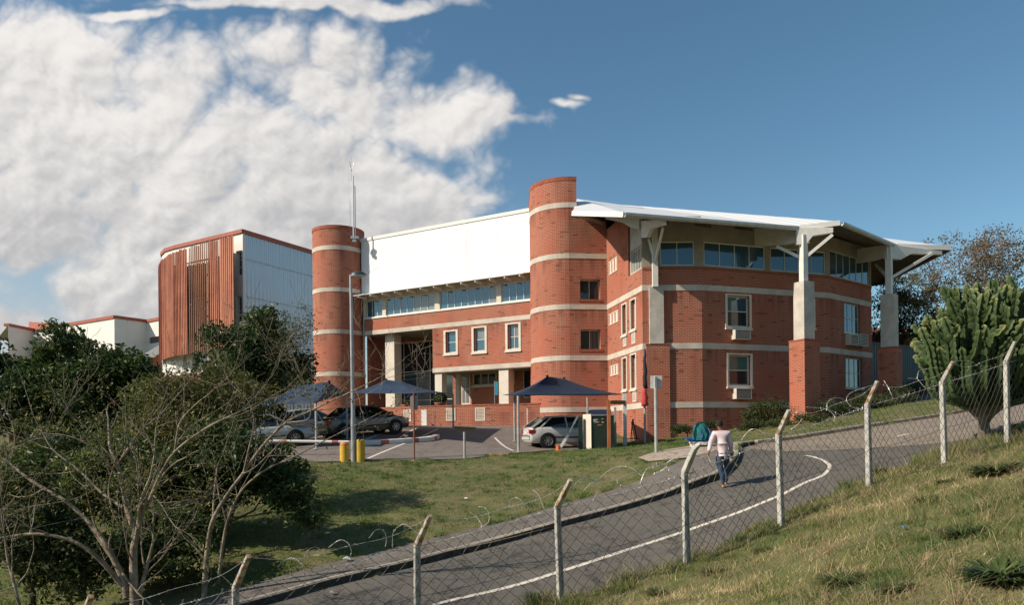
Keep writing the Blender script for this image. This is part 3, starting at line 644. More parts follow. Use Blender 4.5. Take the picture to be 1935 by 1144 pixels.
# ---- wing, front walls
w1 = Wall(A, Mw, -1.2, 8.62); w3 = Wall(Mw, B, -1.2, 8.62, w1.L); w4 = Wall(B, C, -1.2, 8.62, w1.L+w3.L); w5 = Wall(C, C+Vector((2.5, 12)), -1.2, 8.62)
ra = w3.pxhole(1374, 1416, 559, 618, .25); rbb = w3.pxhole(1377, 1418, 671, 729, .25)
rc = w3.pxhole(1527, 1537, 566, 619, .25); rd = w3.pxhole(1538, 1544, 674, 729, .25)
re = w4.pxhole(1595, 1625, 574, 630, .2); rf = w4.pxhole(1598, 1629, 677, 734, .2)
window(w3, ra, 1, 2, fr=.08, depth=.18, surround=.12, panes=['glassd', 'glass']); window(w3, rbb, 1, 2, fr=.08, depth=.18, surround=.12, panes=['glassd', 'glassteal'])
window(w3, rc, 1, 2, fr=.06, depth=.18, surround=.10); window(w3, rd, 1, 2, fr=.06, depth=.18, surround=.10)
window(w4, re, 3, 2, fr=.06, depth=.15, fm='steelw'); window(w4, rf, 3, 2, fr=.06, depth=.15, fm='steelw')
mb = MB(); [w.mesh(mb) for w in (w1, w3, w4, w5)]; mb.build('wing_wall', M['brick'], bld)
M['ac'] = mat('air_conditioner_case', (.62, .58, .50), .5, col2=(.55, .51, .44), nscale=6)
def aircon(w, r_):
    s0, s1, z0, z1 = r_; g = MB(); w.box(g, s0, s1, z0, z1, -.05, .30); b = g.build('air_conditioner', M['ac'], bld)
    g = MB(); n = 7
    for i in range(n): z = z0+.07+(z1-z0-.14)*(i+.15)/n; w.box(g, s0+.06, s1-.06, z, z+(z1-z0-.14)/n*.45, .302, .325)
    w.box(g, s0, s0+.04, z0, z1, .301, .33); w.box(g, s1-.04, s1, z0, z1, .301, .33); w.box(g, s0+.04, s1-.04, z0, z0+.04, .301, .33); w.box(g, s0+.04, s1-.04, z1-.04, z1, .301, .33); g.build('grille', M['ac'], b)
    g = MB(); w.box(g, s0+.05, s1-.05, z0+.05, z1-.05, .3005, .303); g.build('backing', M['dark'], b)
for w, q in ((w3, (1382.5, 1411.5, 625, 643)), (w3, (1384.5, 1413.5, 735.5, 755)), (w4, (1597, 1612, 634, 654)), (w4, (1616, 1630, 633, 656))): aircon(w, pxr(w, *q))
# clerestory of the wing front
c1 = Wall(A, Mw, 8.62, 11.3); c3 = Wall(Mw, B, 8.62, 11.15); c4 = Wall(B, C, 8.62, 10.9); c5 = Wall(C, C+Vector((2.5, 12)), 8.62, 10.9)
q = [c1.hole(c1.at(1247, 480)[0], c1.at(1312, 480)[0], 8.74, 10.0, .15)]
window(c1, q[0], 2, 1, fr=.06, depth=.08, fm='steelw', sill=False)
for a, b, n in ((1330, 1446, 4), (1456, 1560, 4)):
    r_ = c3.hole(c3.at(a, 480)[0], c3.at(b, 480)[0], 8.74, 10.0, .15); window(c3, r_, n, 1, fr=.06, depth=.08, fm='steelw', sill=False)
r_ = c4.hole(.25, c4.L-.15, 8.74, 10.15, .15); window(c4, r_, 6, 1, fr=.05, depth=.08, fm='steelw', sill=False)
mb = MB(); [w.mesh(mb) for w in (c1, c3, c4, c5)]; mb.build('clerestory_wall', M['taupe'], bld)
g = MB(); [w.box(g, 0, w.L, 8.55, 8.67, -.02, .03) for w in (c1, c3, c4)]; g.build('coping', M['soldier'], bld)
band([J, A, Mw, B, C, C+Vector((1, 5))], 7.45, 7.75); band([J, A, Mw, B, C, C+Vector((1, 5))], 4.43, 4.73); band([J, A, Mw, B, C], 1.38, 1.68)
# ---- columns of the wing
def pier(c, rot, w, z0, z1, m, name, parent, bev=0):
    g = MB(); g.obox((c[0], c[1], (z0+z1)/2), (math.cos(rot), math.sin(rot), 0), (-math.sin(rot), math.cos(rot), 0), (0, 0, 1), w/2, w/2, (z1-z0)/2); return g.build(name, M[m], parent)
def column(c, rot, wb, wc, gz, ztop, braces, capw):
    col_ = pier(c, rot, wb, gz-.6, 4.62, 'brick', 'column', bld)
    g = MB(); g.obox((c[0], c[1], 4.66), (math.cos(rot), math.sin(rot), 0), (-math.sin(rot), math.cos(rot), 0), (0, 0, 1), wb/2+.02, wb/2+.02, .035); g.build('coping', M['soldier'], col_)
    pier(c, rot, wc, 4.695, 7.62, 'concrete', 'concrete_shaft', col_)
    pier(c, rot, .30, 7.621, ztop, 'steelw', 'steel_post', col_)
    for a, b in braces:
        g = MB(); g.bar(a, b, .11, .15); g.build('brace', M['steelw'], col_)
    return col_
rot1 = math.atan2(Mw.y-A.y, Mw.x-A.x)
# first column stands engaged in the corner, its steel post in front of the brick
K1 = pier((7.55, 38.74), rot1, 1.20, -1.0, 4.62, 'brick', 'column', bld)
g = MB(); g.obox((7.55, 38.74, 4.66), (1, 0, 0), (0, 1, 0), (0, 0, 1), .62, .62, .035); g.build('coping', M['soldier'], K1)
pier((7.50, 38.47), rot1, .74, 4.695, 7.62, 'concrete', 'concrete_shaft', K1)
mb = MB(); g0 = P(1239, 545, 37.9); st = (g0.x, 38.05)
mb.bar((st[0], st[1], 7.6), (st[0], st[1], 10.6), .27, .27); mb.build('steel_post', M['steelw'], K1)
for e_ in (P(1226, 452, 38.1), P(1253, 430, 36.3)):
    mb = MB(); mb.bar((st[0], st[1]-.05, 8.85), e_, .10, .14); mb.build('brace', M['steelw'], K1)
c2 = (14.78, 37.35); rot2 = R(24)
K2 = column(c2, rot2, 1.02, .70, .5, 10.0, [((c2[0], c2[1], 8.8), P(1468, 466, 38.2)), ((c2[0], c2[1], 8.8), P(1573, 444, 37.1))], 0)
c3_ = (20.95, 41.0); K3 = column(c3_, R(45), .98, .70, 1.1, 10.3, [((c3_[0], c3_[1], 8.5), P(1655, 500, 43.2)), ((c3_[0], c3_[1], 8.5), P(1762, 479, 41.6))], 0)
# ---- roof: three planes rising to one point, with tips over the columns
z0 = 10.52; apex = Vector((8, 53, 16.5)); R1 = Vector((4.55, 50, 16.0))
E0 = Vector((3.4, 40, 12.1)); E1 = Vector((5.4, 35, z0)); E2 = Vector((14.5, 37.45, z0-.05)); T2 = Vector((16.55, 37.2, z0+.12)); E3 = Vector((21.5, 41.45, z0)); T3 = Vector((24.95, 42.0, z0+.0)); T4 = Vector((27, 54, 11)); Wk = Vector((5.62, 43.75, 12.6))
def slab(name, poly, t, m, ridge=None, uvd=None):
    g = MB(); p = [Vector(q) for q in poly]; d = Vector(uvd).normalized() if uvd is not None else (p[1]-p[0]).normalized()
    g.face(p, [(q.dot(d), q.z) for q in p]); dn = [q-Vector((0, 0, t)) for q in p]; g2 = MB(); g2.face([q-Vector((0, 0, .004)) for q in dn][::-1])
    for i in range(len(p)): j = (i+1) % len(p); g.face((dn[i], dn[j], p[j], p[i]))
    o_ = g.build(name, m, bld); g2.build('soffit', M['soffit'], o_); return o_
TT = .22
slab('roof', [E1, E2, apex], TT, M['roofw']); slab('roof', [E1, apex, R1, E0], TT, M['roofw'], uvd=(E2-E1)); slab('roof', [E0, R1, Wk], TT, M['roofw'], uvd=(E2-E1))
slab('roof', [E2, T2, apex], TT, M['roofw'], uvd=(E2-E1)); slab('roof', [T2, E3, apex], TT, M['roofw'], uvd=(E3-T2)); slab('roof', [E3, T3, apex], TT, M['roofw'], uvd=(E3-T2)); slab('roof', [T3, T4, apex], TT, M['roofw'], uvd=(T4-T3))
slab('roof', [T4, (14, 66, 10.5), apex], TT, M['roofw']); slab('roof', [(14, 66, 10.5), (-4, 66, 10.5), (-10.7, 54.2, 12), (1.0, 48, 13.6), R1, apex], TT, M['roofw'])
# fascias and gutters
def fascia(a, b, h, t, name='fascia', m='whitepaint', dz=.03):
    g = MB(); a = Vector(a); b = Vector(b); g.bar(a+Vector((0, 0, dz-h/2)), b+Vector((0, 0, dz-h/2)), t, h); return g.build(name, M[m], bld)
fascia(E0+Vector((-.03, -.03, 0)), E1+Vector((-.03, -.03, 0)), .25, .07); fascia(E2+Vector((.1, -.06, 0)), T2+Vector((0, -.05, 0)), .25, .07)
fascia(E3+Vector((.1, -.05, 0)), T3+Vector((0, -.05, 0)), .25, .07); fascia(T3, T4, .3, .06)
def gutter(a, b, r=.11):
    g = MB(); a = Vector(a); b = Vector(b); d = (b-a); n = Vector((d.y, -d.x, 0)).normalized(); pr = [(-r, .07), (-r*.9, -.04), (-r*.5, -.11), (r*.3, -.12), (r, -.04), (r, .08), (r*.85, .08), (r*.85, -.03), (-r*.8, -.03)]
    g.prism([a+n*x+Vector((0, 0, z)) for x, z in pr], d); return g.build('gutter', M['galv2'], bld)
M['galv2'] = mat('gutter_metal', (.50, .50, .47), .45, .2, col2=(.4, .4, .38), nscale=3)
def outw(a, b, k): d = (b-a); n = Vector((d.y, -d.x, 0)).normalized(); return n*k
o = outw(E1, E2, .10); gutter(E1+o+Vector((0, 0, -.12)), E2+o+Vector((0, 0, -.12))); o = outw(T2, E3, .10); gutter(T2+o+Vector((0, 0, -.14)), E3+o+Vector((0, 0, -.14)))
# roof beams over the columns (tapered plates) and rafters
def plate(a, b, ha, hb, t, top, name='roof_beam', m='steelw'):
    """tapered upright plate from a to b hanging below the roof underside"""
    a = Vector(a); b = Vector(b); d = (b-a); n = Vector((d.y, -d.x, 0)).normalized()*t/2; g = MB()
    pl = [a+Vector((0, 0, 0)), b, b-Vector((0, 0, hb)), a.lerp(b, .45)-Vector((0, 0, hb+(ha-hb)*.25)), a.lerp(b, .25)-Vector((0, 0, ha)), a-Vector((0, 0, ha))]
    g.prism([q-n for q in pl], n*2); return g.build(name, M[m], bld)
plate((c2[0]-.35, c2[1]+.05, z0-.16), T2+Vector((-.35, .05, -.33)), .85, .25, .28, 0)
plate((c2[0]+.3, c2[1]+.1, z0-.1), (12.9, 39.6, 10.95), .8, .9, .26, 0)
plate((c3_[0]-.2, c3_[1], z0-.12), T3+Vector((-.6, -.05, -.3)), .75, .2, .26, 0)
plate((c3_[0]+.1, c3_[1], z0-.1), (20.0, 43.4, 10.7), .7, .8, .26, 0)
b1 = P(1222, 432, 36.9); plate((b1.x, 37.9, 10.95), (b1.x+.62, 35.6, 10.35), .85, .26, .20, 0)
plate((b1.x-.1, 38.1, 11.2), (5.3, 40.6, 12.2), .6, .35, .16, 0)
for t in (.25, .5, .75):
    e = E1.lerp(E2, t); wv_ = Vector((e.x-.45, e.y+2.6, e.z+.92)); g = MB(); g.bar(e+Vector((0, .3, -.22)), wv_+Vector((0, 0, -.33)), .08, .2); g.build('rafter', M['soffit'], bld)
# corrugated upstand and stair on the roof behind the right tower
M['corr'] = ribbed('grey_corrugated', (.42, .44, .46), .4, .6, .12, .02)
uw = Wall((4.0, 46.4), (8.6, 47.6), 12.0, 14.6); mb = MB(); uw.mesh(mb); mb.build('roof_upstand', M['corr'], bld)
# antenna cluster on the left tower
an = empty('antenna_mast', (lt[0]+1.2, lt[1]-1.45, 14.0), 'thin white radio antenna poles strapped to the top of the left round tower', 'antenna')
M['antenna'] = mat('antenna_white', (.62, .63, .64), .4)
for x, zb, zt, r_, dy in ((668, 14.0, 18.7, .05, 0), (671.5, 14.1, 18.0, .035, .05), (662, 15.1, 17.0, .02, .3), (660, 15.0, 19.9, .012, .4), (664, 18.4, 20.1, .03, 0)):
    q = P(x, 430, lt[1]-1.75+dy); g = MB(); g.tube([(q.x, q.y, zb), (q.x, q.y, zt)], r_, 8); g.build('pole', M['antenna'], an)
q = P(669, 430, lt[1]-1.85); g = MB(); g.box(q.x-.25, q.x+.3, q.y-.05, q.y+.25, 14.2, 14.38); g.box(q.x-.1, q.x+.12, q.y-.12, q.y+.2, 13.95, 14.1); g.tube([(q.x-.3, q.y, 19.7), (q.x-.12, q.y, 19.0), (q.x+.05, q.y, 19.6)], .025, 6); g.build('bracket', M['galv'], an)
# downpipe between the left tower and the facade
g = MB(); q = fl_.pt(.08, 0, .05); g.tube([(q.x, q.y, 4.5), (q.x, q.y, 8.6)], .05, 8); g.build('downpipe', M['galv2'], bld)
# ------------------------------------------------------------------ metal-clad building with terracotta louvre screens
def flat3(q): return Vector((q.x, q.y))
mb_ = empty('metal_clad_building', (-23, 63, 0), 'tall white building with terracotta louvre screens and a silver corrugated side wall', 'building')
M['terra'] = mat('terracotta_louvre', (.44, .165, .095), .65, col2=(.34, .12, .07), nscale=.7)
M['terra2'] = mat('brown_louvre', (.30, .135, .075), .65, col2=(.23, .10, .055), nscale=.8)
M['redtrim'] = mat('red_trim', (.42, .12, .075), .6, col2=(.34, .10, .06))
M['metal'] = ribbed('silver_corrugated', (.55, .585, .62), .42, .65, .42, .03)
Kc = Vector((-21.66, 60.0)); Kr = Vector((-16.5, 69.5)); Kl = Vector((-29.3, 64.8))
curve = [Vector((-33.4, 74)), Vector((-32.6, 70)), Vector((-31.6, 67.2)), Vector((-30.6, 65.8)), Kl, Kc]
def bpart(w, name, m, par, *holes):
    g = MB(); w.mesh(g); return g.build(name, M[m], par)
ms = Wall(Kc, Kr, -1, 16.65); g = MB(); ms.mesh(g); g.build('corrugated_wall', M['metal'], mb_)
for z in (14.6, 11.55): g = MB(); ms.box(g, .1, ms.L, z, z+.07, -.02, .03); g.build('seam', M['galv2'], mb_)
g = MB(); ms.box(g, 0, ms.L, 16.65, 17.0, -.3, .10); g.build('roof_trim', M['redtrim'], mb_)
g = MB(); ms.box(g, -.03, .22, 2, 16.64, -.05, .05); g.build('corner_trim', M['whitepaint'], mb_)
w_ = Wall(Kl, Kc, 2, 16.8)
gh = w_.pxhole(446, 457, 474, 520, .4); gh2 = w_.pxhole(446, 457, 560, 640, .4)
for a in (318, 334, 352): pass
lo_ = [w_.pxhole(a, b, 672, 700, .4) for a, b in ((363, 376), (346, 353))]
g = MB(); w_.mesh(g)
for i in range(len(curve)-2): Wall(curve[i], curve[i+1], 2, 16.8).mesh(g)
g.build('white_wall', M['whitepaint'], mb_)
window(w_, gh, 1, 3, depth=.3, fm='whitepaint', sill=False, parent=mb_); window(w_, gh2, 1, 3, depth=.3, fm='whitepaint', sill=False, parent=mb_)
for q in lo_: window(w_, q, 1, 2, depth=.3, fm='whitepaint', sill=False, parent=mb_)
g = MB()
for i in range(len(curve)-1): w__ = Wall(curve[i], curve[i+1], 0, 1); w__.box(g, 0, w__.L+.06, 16.7, 17.0, -.3, .12)
g.build('roof_trim', M['redtrim'], mb_)
g = MB()
for i in range(len(curve)-1): w__ = Wall(curve[i], curve[i+1], 0, 1); w__.box(g, 0, w__.L+.05, -1, 5.6, -.2, .12)
g.build('brick_base', M['brick'], mb_)
g = MB(); g.face([(*c, 16.9) for c in curve]+[(*Kr, 16.9)]); g.build('roof', M['galv'], mb_)
# louvre screens: three hung panels of upright blades, each panel one part
scr = smooth2([(P(x, 600, y).x, y) for x, y in ((300, 68.6), (303, 66.2), (312, 64.6), (330, 63.1), (360, 61.8), (400, 60.4), (444, 58.9))], 24)
scr = [Vector(p) for p in scr]; cum = [0]
for i in range(1, len(scr)): cum.append(cum[-1]+(scr[i]-scr[i-1]).length)
def scr_at(s):
    i = min(max(int(np.searchsorted(cum, s))-1, 0), len(scr)-2); return scr[i].lerp(scr[i+1], (s-cum[i])/(cum[i+1]-cum[i])), (scr[i+1]-scr[i]).normalized()
def s_of_px(px): return min(range(len(scr)), key=lambda i: abs(CX+F*scr[i].x/scr[i].y-px))
rr = random.Random(3)
tot = cum[-1]
pxs = [(300, 330, 'terra', .10), (330.5, 356, 'terra', .25), (359, 398, 'terra2', .45), (399, 417, 'terra', .3), (417.5, 444, 'terra', .2)]
for a, b, m, rot in pxs:
    sa = cum[s_of_px(a)]; sb = cum[s_of_px(b)]; n = max(3, int((sb-sa)/.225)); g = MB()
    for i in range(n):
        p, d = scr_at(sa+(sb-sa)*(i+.5)/n); an = rot+rr.uniform(-.10, .10); dd = Vector((d.x*math.cos(an)+d.y*math.sin(an), -d.x*math.sin(an)+d.y*math.cos(an)))
        t_ = (sa+(sb-sa)*i/n)/tot; ztop = 15.7+.55*t_+rr.uniform(-.07, .06); zb = 6.95+.35*t_+(rr.uniform(-.05, .05) if m == 'terra2' else 0)
        g.obox((p.x, p.y, (ztop+zb)/2), (dd.x, dd.y, 0), (-dd.y, dd.x, 0), (0, 0, 1), .15, .02, (ztop-zb)/2)
    pa = g.build('louvre_screen', M[m], mb_)
    g = MB()
    for z in (8.0, 11.3, 14.8):
        for i in range(6):
            p0, d0 = scr_at(sa+(sb-sa)*i/6); p1, d1 = scr_at(sa+(sb-sa)*(i+1)/6); o = Vector((-d0.y, d0.x))*.16
            g.bar((*(p0+o), z), (*(p1+o), z), .05, .10)
    g.build('rail', M['galv2'], pa)
# ------------------------------------------------------------------ low white building on the far left
wb = empty('white_building', (-45, 82, 0), 'long low white building with red roof edging above brick, left of the louvre screens', 'building')
def gp(px, Y): return Vector((P(px, 600, Y).x, Y))
q = [gp(15, 82.6), gp(65, 86.8), gp(216, 78), gp(277, 81), gp(303, 79.4)]
top = 12.84
for i, (zb) in enumerate((9.6, 9.6, 9.0, 9.0)):
    w__ = Wall(q[i], q[i+1], 9.0, top)
    if i == 3: rz = w__.pxhole(281, 300, 637, 649, .3)
    if i == 1: pass
    g = MB(); w__.mesh(g); g.build('white_wall', M['whitepaint'], wb)
    if i == 3: window(w__, rz, 4, 1, fr=.1, depth=.2, fm='redtrim', sill=False, parent=wb)
    g = MB(); w__.box(g, 0, w__.L, top, top+.32, -.5, .12); g.build('roof_edge', M['redtrim'], wb)
    g = MB(); Wall(q[i], q[i+1], -2, 9.0).mesh(g); g.build('brick_wall', M['brick'], wb)
g = MB(); g.face([(*a, top+.1) for a in q]+[(q[-1].x, 95, top+.1), (q[0].x-10, 95, top+.1)]); g.build('roof', M['galv'], wb)
a = gp(53, 88); b = gp(92, 84); g = MB(); g.prism([(a.x, a.y, top), (a.x+.1, a.y, top+1.35), (b.x, b.y, top+.5), (b.x, b.y, top)], (1.5, 5, 0)); g.build('roof_light', M['redtrim'], wb)
p0 = P(238.5, 603, 79.2); g = MB(); g.tube([(p0.x, p0.y, 12.7), (p0.x, p0.y, 8.0)], .16, 8); g.tube([(p0.x, p0.y, 12.7), (p0.x, p0.y+.9, 12.9)], .2, 8); g.build('downpipe', M['whitepaint'], wb)
# lean-to with a striped roof between the two
ln = empty('brick_lean_to', (-37, 74, 4), 'brick lean-to with a sloping grey ribbed roof beside the louvre screens', 'building')
M['ribroof'] = ribbed('grey_ribbed_roof', (.30, .31, .32), .5, .5, .6, .06)
g = MB(); a, b, c, d = P(256, 688, 73), P(302, 655, 71), P(302, 668, 70), P(262, 698, 71.5)
a, b = P(258, 680, 74), P(303, 654, 74); g.prism([a, b, P(303, 668, 70.5), P(258, 694, 70.5)], (0, 0, -.12)); g.build('roof', M['ribroof'], ln)
for k in range(6):
    t = k/5; g = MB(); g.bar(a.lerp(P(258, 694, 70.5), t)+Vector((0, 0, .05)), b.lerp(P(303, 668, 70.5), t)+Vector((0, 0, .05)), .12, .12); g.build('roof_rib', M['galv2'], ln)
w__ = Wall((P(240, 690, 70.9).x, 70.9), (P(308, 690, 70.9).x, 70.9), 0, 6.6); g = MB(); 
e0, e1 = P(240, 704, 70.9), P(306, 667, 70.9)
g.face([(e0.x, 70.9, 0), (e1.x, 70.9, 0), (e1.x, 70.9, e1.z), (e0.x, 70.9, e0.z)], [(0, 0), (e1.x-e0.x, 0), (e1.x-e0.x, e1.z), (0, e0.z)]); g.build('gable_wall', M['brick'], ln)
# ------------------------------------------------------------------ terrace wall with vents
TW = [Vector((-9.6, 47.2)), Vector((-5.45, 44.3)), Vector((-1.2, 42.75)), Vector((1.6, 42.0))]
tw = empty('terrace_wall', (-2, 43.5, .5), 'low brick terrace wall with pale vents in front of the entrance', 'wall')
M['coping'] = mat('brick_coping', (.40, .14, .085), .85, col2=(.33, .11, .06), nscale=4)
for i in range(3):
    w = Wall(TW[i], TW[i+1], -.3, 1.80)
    if i == 0: w.z1 = 1.75
    g = MB(); w.mesh(g); g.build('brick_wall', M['brick'], tw)
    g = MB(); w.box(g, 0, w.L, 1.75 if i == 0 else 1.80, 1.87, -.3, .02); g.build('coping', M['coping'], tw)
    for a, b, y0, y1, k in ((763, 777, 775, 797, 0), (843, 861, 772, 796, 1), (898, 917, 771, 796, 1 if w.at(907, 780)[0] < w.L else 2)):
        if i == k: louvre(w, pxr(w, a, b, y0, y1), 8, parent=tw, name='vent', fr=.06)
w = Wall(TW[1], TW[2], -.3, 1.8); g = MB(); w.box(g, .05, .40, .3, 1.65, -.01, .012); g.build('whitewashed_patch', M['whitepaint'], tw)
# ------------------------------------------------------------------ plants in pots on the terrace
M['leafd'] = mat('clipped_leaves', (.035, .06, .018), .7, col2=(.06, .085, .025), nscale=20, spec=.2)
M['pot'] = mat('terracotta_pot', (.36, .14, .08), .8, col2=(.28, .10, .06))
def leafball(name, c, r, n, size, m, parent, squash=.9, seed=1, fill=.55):
    g = np.random.default_rng(seed); d = g.normal(size=(n, 3)); d /= np.linalg.norm(d, axis=1)[:, None]
    p = d*(fill+(1-fill)*g.random((n, 1))**.5)*np.array([r, r, r*squash])+np.array(c); return leaves(name, p, size, m, parent, g, up=d)
def leaves(name, p, size, m, parent, g, up=None, narrow=.55, flat=.6):
    n = len(p); a = g.normal(size=(n, 3)); a /= np.linalg.norm(a, axis=1)[:, None]
    nn = g.normal(size=(n, 3))*.7
    if up is not None: nn = nn+up*flat
    nn[:, 2] += .35; b = np.cross(nn, a); b /= np.maximum(np.linalg.norm(b, axis=1)[:, None], 1e-6)
    s = (size*(.6+.8*g.random((n, 1)))); a = a*s; b = b*s*narrow
    fold = np.cross(a, b); fold /= np.maximum(np.linalg.norm(fold, axis=1)[:, None], 1e-9); fold = fold*s*.18
    v = np.empty((n, 4, 3)); v[:, 0] = p-a*.5; v[:, 1] = p+b*.5+fold; v[:, 2] = p+a*.6; v[:, 3] = p-b*.5+fold
    f = np.arange(n*4).reshape(n, 4); return npmesh(name, v.reshape(-1, 3), f, m, parent, attr=np.repeat(g.random(n), 4))
ps = P(832, 754, 45.2); t = empty('potted_shrub', (ps.x, ps.y, 1.35), 'round clipped dark green shrub in a pot showing above the terrace wall', 'potted plant')
g = MB(); g.lathe((ps.x, ps.y, ps.z-.85), [(.01, 0), (.26, 0), (.36, .55), (.38, .6), (.01, .6)], 20); g.build('pot', M['pot'], t, smooth=True)
leafball('foliage', (ps.x, ps.y, ps.z+.02), .42, 1500, .09, M['leafd'], t, .85, 4, .8)
ps = P(766, 766, 46.6); t = empty('potted_palm', (ps.x, ps.y, 1.3), 'small spiky palm in a terracotta pot near the entrance column', 'potted plant')
g = MB(); g.lathe((ps.x, ps.y, 1.4), [(.01, 0), (.2, 0), (.3, .6), (.3, .66), (.01, .66)], 16); g.build('pot', M['pot'], t, smooth=True)
M['palm'] = mat('palm_leaf', (.09, .11, .04), .6, col2=(.14, .15, .06), nscale=3)
for k in range(14):
    a = k*2.4; g = MB(); pr = None; el = .5+.5*((k*7) % 5)/5
    for j in range(6):
        t_ = j/5; r_ = .85*t_; q0 = Vector((ps.x+math.cos(a)*r_, ps.y+math.sin(a)*r_, 2.05+el*1.1*t_-.9*t_*t_)); w_ = .06*(1-t_)+.01
        s_ = Vector((-math.sin(a), math.cos(a), 0))*w_
        if pr: g.face((pr[0], pr[1], q0+s_, q0-s_))
        pr = (q0-s_, q0+s_)
    g.build('frond', M['palm'], t)
# ------------------------------------------------------------------ shade sails
M['navy'] = mat('navy_shade_cloth', (.016, .028, .055), .75, col2=(.022, .038, .07), nscale=1.5, bump=.1, bscale=40, spec=.25)
M['blue'] = mat('blue_shade_cloth', (.028, .05, .09), .75, col2=(.04, .068, .115), nscale=1.5, bump=.1, bscale=40, spec=.25)
M['pole'] = mat('grey_pole_paint', (.46, .46, .44), .5, .1, col2=(.36, .36, .35), nscale=5)
M['polew'] = mat('white_pole_paint', (.72, .70, .65), .5, col2=(.6, .58, .54), nscale=5)
def sail(label, corners, ridge, m, posts, loc):
    t = empty('shade_canopy', loc, label, 'shade canopy')
    c = [Vector(q) for q in corners]; r = [Vector(q) for q in ridge]   # corners: near-left, near-right, far-right, far-left ; ridge left,right
    g = MB(); n = 10; ctr = sum(c, Vector())/4
    def patch(a, b, p, q):
        for i in range(n):
            for j in range(n):
                def pt(u, v):
                    e = a.lerp(b, u); e = e+(ctr-e)*.07*4*u*(1-u); top = p.lerp(q, u); x = e.lerp(top, v); x.z -= .16*4*v*(1-v)*.6*(e-top).length/3; return x
                u0, u1, v0, v1 = i/n, (i+1)/n, j/n, (j+1)/n; g.face((pt(u0, v0), pt(u1, v0), pt(u1, v1), pt(u0, v1)))
    patch(c[0], c[1], r[0], r[1]); patch(c[1], c[2], r[1], r[1]); patch(c[2], c[3], r[1], r[0]); patch(c[3], c[0], r[0], r[0])
    o = g.build('shade_cloth', M[m], t, smooth=True, weld=True); so_ = o.modifiers.new('s', 'SOLIDIFY'); so_.thickness = .012
    for (x, y, zt) in posts:
        g = MB(); gz = H(x, y); g.tube([(x, y, gz-.2), (x, y, zt)], .05, 10); g.lathe((x, y, gz), [(.12, 0), (.12, .02), (.05, .03)], 12); g.build('post', M['pole'], t)
    for q in r: g = MB(); g.tube([q-Vector((0, 0, .1)), q+Vector((0, 0, .06))], .06, 8); g.build('finial', M['dark'], t)
    return t
NL, NR, FRc, FLc = P(962, 748, 29.5), P(1180, 746, 32.5), P(1130, 748, 39.5), P(950, 747, 36)
sail('navy blue peaked shade canopy over the parked white car', [NL, NR, FRc, FLc], [P(1034, 712, 32.6), P(1066, 716, 35)], 'navy', [(P(979, 750, 29.4).x, 29.4, 1.6), (P(972, 750, 36).x, 36, 1.9), (P(1110, 750, 39).x, 39, 2.0)], (2.5, 33, -.3))
sail('blue peaked shade canopy right of the lamp post over the dark silver car', [P(652, 744, 33.5), P(784, 744, 33), P(858, 743, 40), P(700, 741, 41)], [P(729, 718, 36), P(762, 722, 36.3)], 'blue', [(P(655, 744, 33.6).x, 33.6, 2.0), (P(856, 743, 39.8).x, 39.8, 2.3)], (-6, 36, 0))
sail('blue peaked shade canopy behind the bare branches left of the lamp post', [P(478, 768, 30), P(600, 761, 30), P(664, 744, 36), P(530, 748, 37)], [P(558, 731, 32.6), P(622, 722, 33)], 'blue', [(P(481, 768, 30.1).x, 30.1, 1.3), (P(597, 761, 30.1).x, 30.1, 1.45)], (-8.5, 33, -.3))
# ------------------------------------------------------------------ street lamp, bollards, poles
def base(px, py, Y): q = P(px, py, Y); return Vector((q.x, Y, H(q.x, Y)))
b = base(668, 872, 27); t = empty('street_lamp', b, 'tall grey street lamp standing between the two yellow bollards', 'street lamp')
M['lampgrey'] = mat('lamp_post_paint', (.42, .45, .48), .4, .2, col2=(.34, .37, .40), nscale=3)
zt = P(665, 520, 27).z
g = MB(); g.tube([(b.x, b.y, b.z-.3), (b.x, b.y, b.z+1.6)], .085, 12); g.tube([(b.x, b.y, b.z+1.6), (b.x-.035, b.y, zt)], [.075, .048], 12); g.build('pole', M['lampgrey'], t)
M['lamphead'] = mat('lamp_head_dark', (.06, .075, .08), .35, .3); M['lens'] = mat('lamp_lens', (.62, .60, .55), .25)
g = MB(); n = 12
hx = b.x-.06
def headsec(s): # along x : length .56
    return .15*math.sin(math.pi*min(max(s, .02), .98))**.55
for i in range(n):
    s0, s1 = i/n, (i+1)/n
    for j in range(8):
        a0, a1 = math.pi*j/8, math.pi*(j+1)/8
        def pt(s, a): h = headsec(s); return Vector((hx+.58*s, b.y+h*1.1*math.cos(a), zt-.02+.02*s+h*1.1*math.sin(a)*(1.1-.2*s)))
        g.face((pt(s0, a0), pt(s1, a0), pt(s1, a1), pt(s0, a1)))
g.build('lamp_head', M['lamphead'], t, smooth=True)
g = MB()
for i in range(n):
    s0, s1 = i/n, (i+1)/n
    for j in range(8):
        a0, a1 = math.pi*j/8, math.pi*(j+1)/8
        def pt(s, a): h = headsec(s); return Vector((hx+.58*s, b.y+h*1.05*math.cos(a), zt-.02+.02*s-h*.65*math.sin(a)))
        g.face((pt(s0, a0), pt(s1, a0), pt(s1, a1), pt(s0, a1)))
g.build('lens', M['lens'], t, smooth=True)
M['yellow'] = mat('yellow_bollard_paint', (.72, .46, .05), .5, col2=(.60, .38, .06), nscale=4); M['redcap'] = mat('faded_red_cap', (.60, .24, .07), .6)
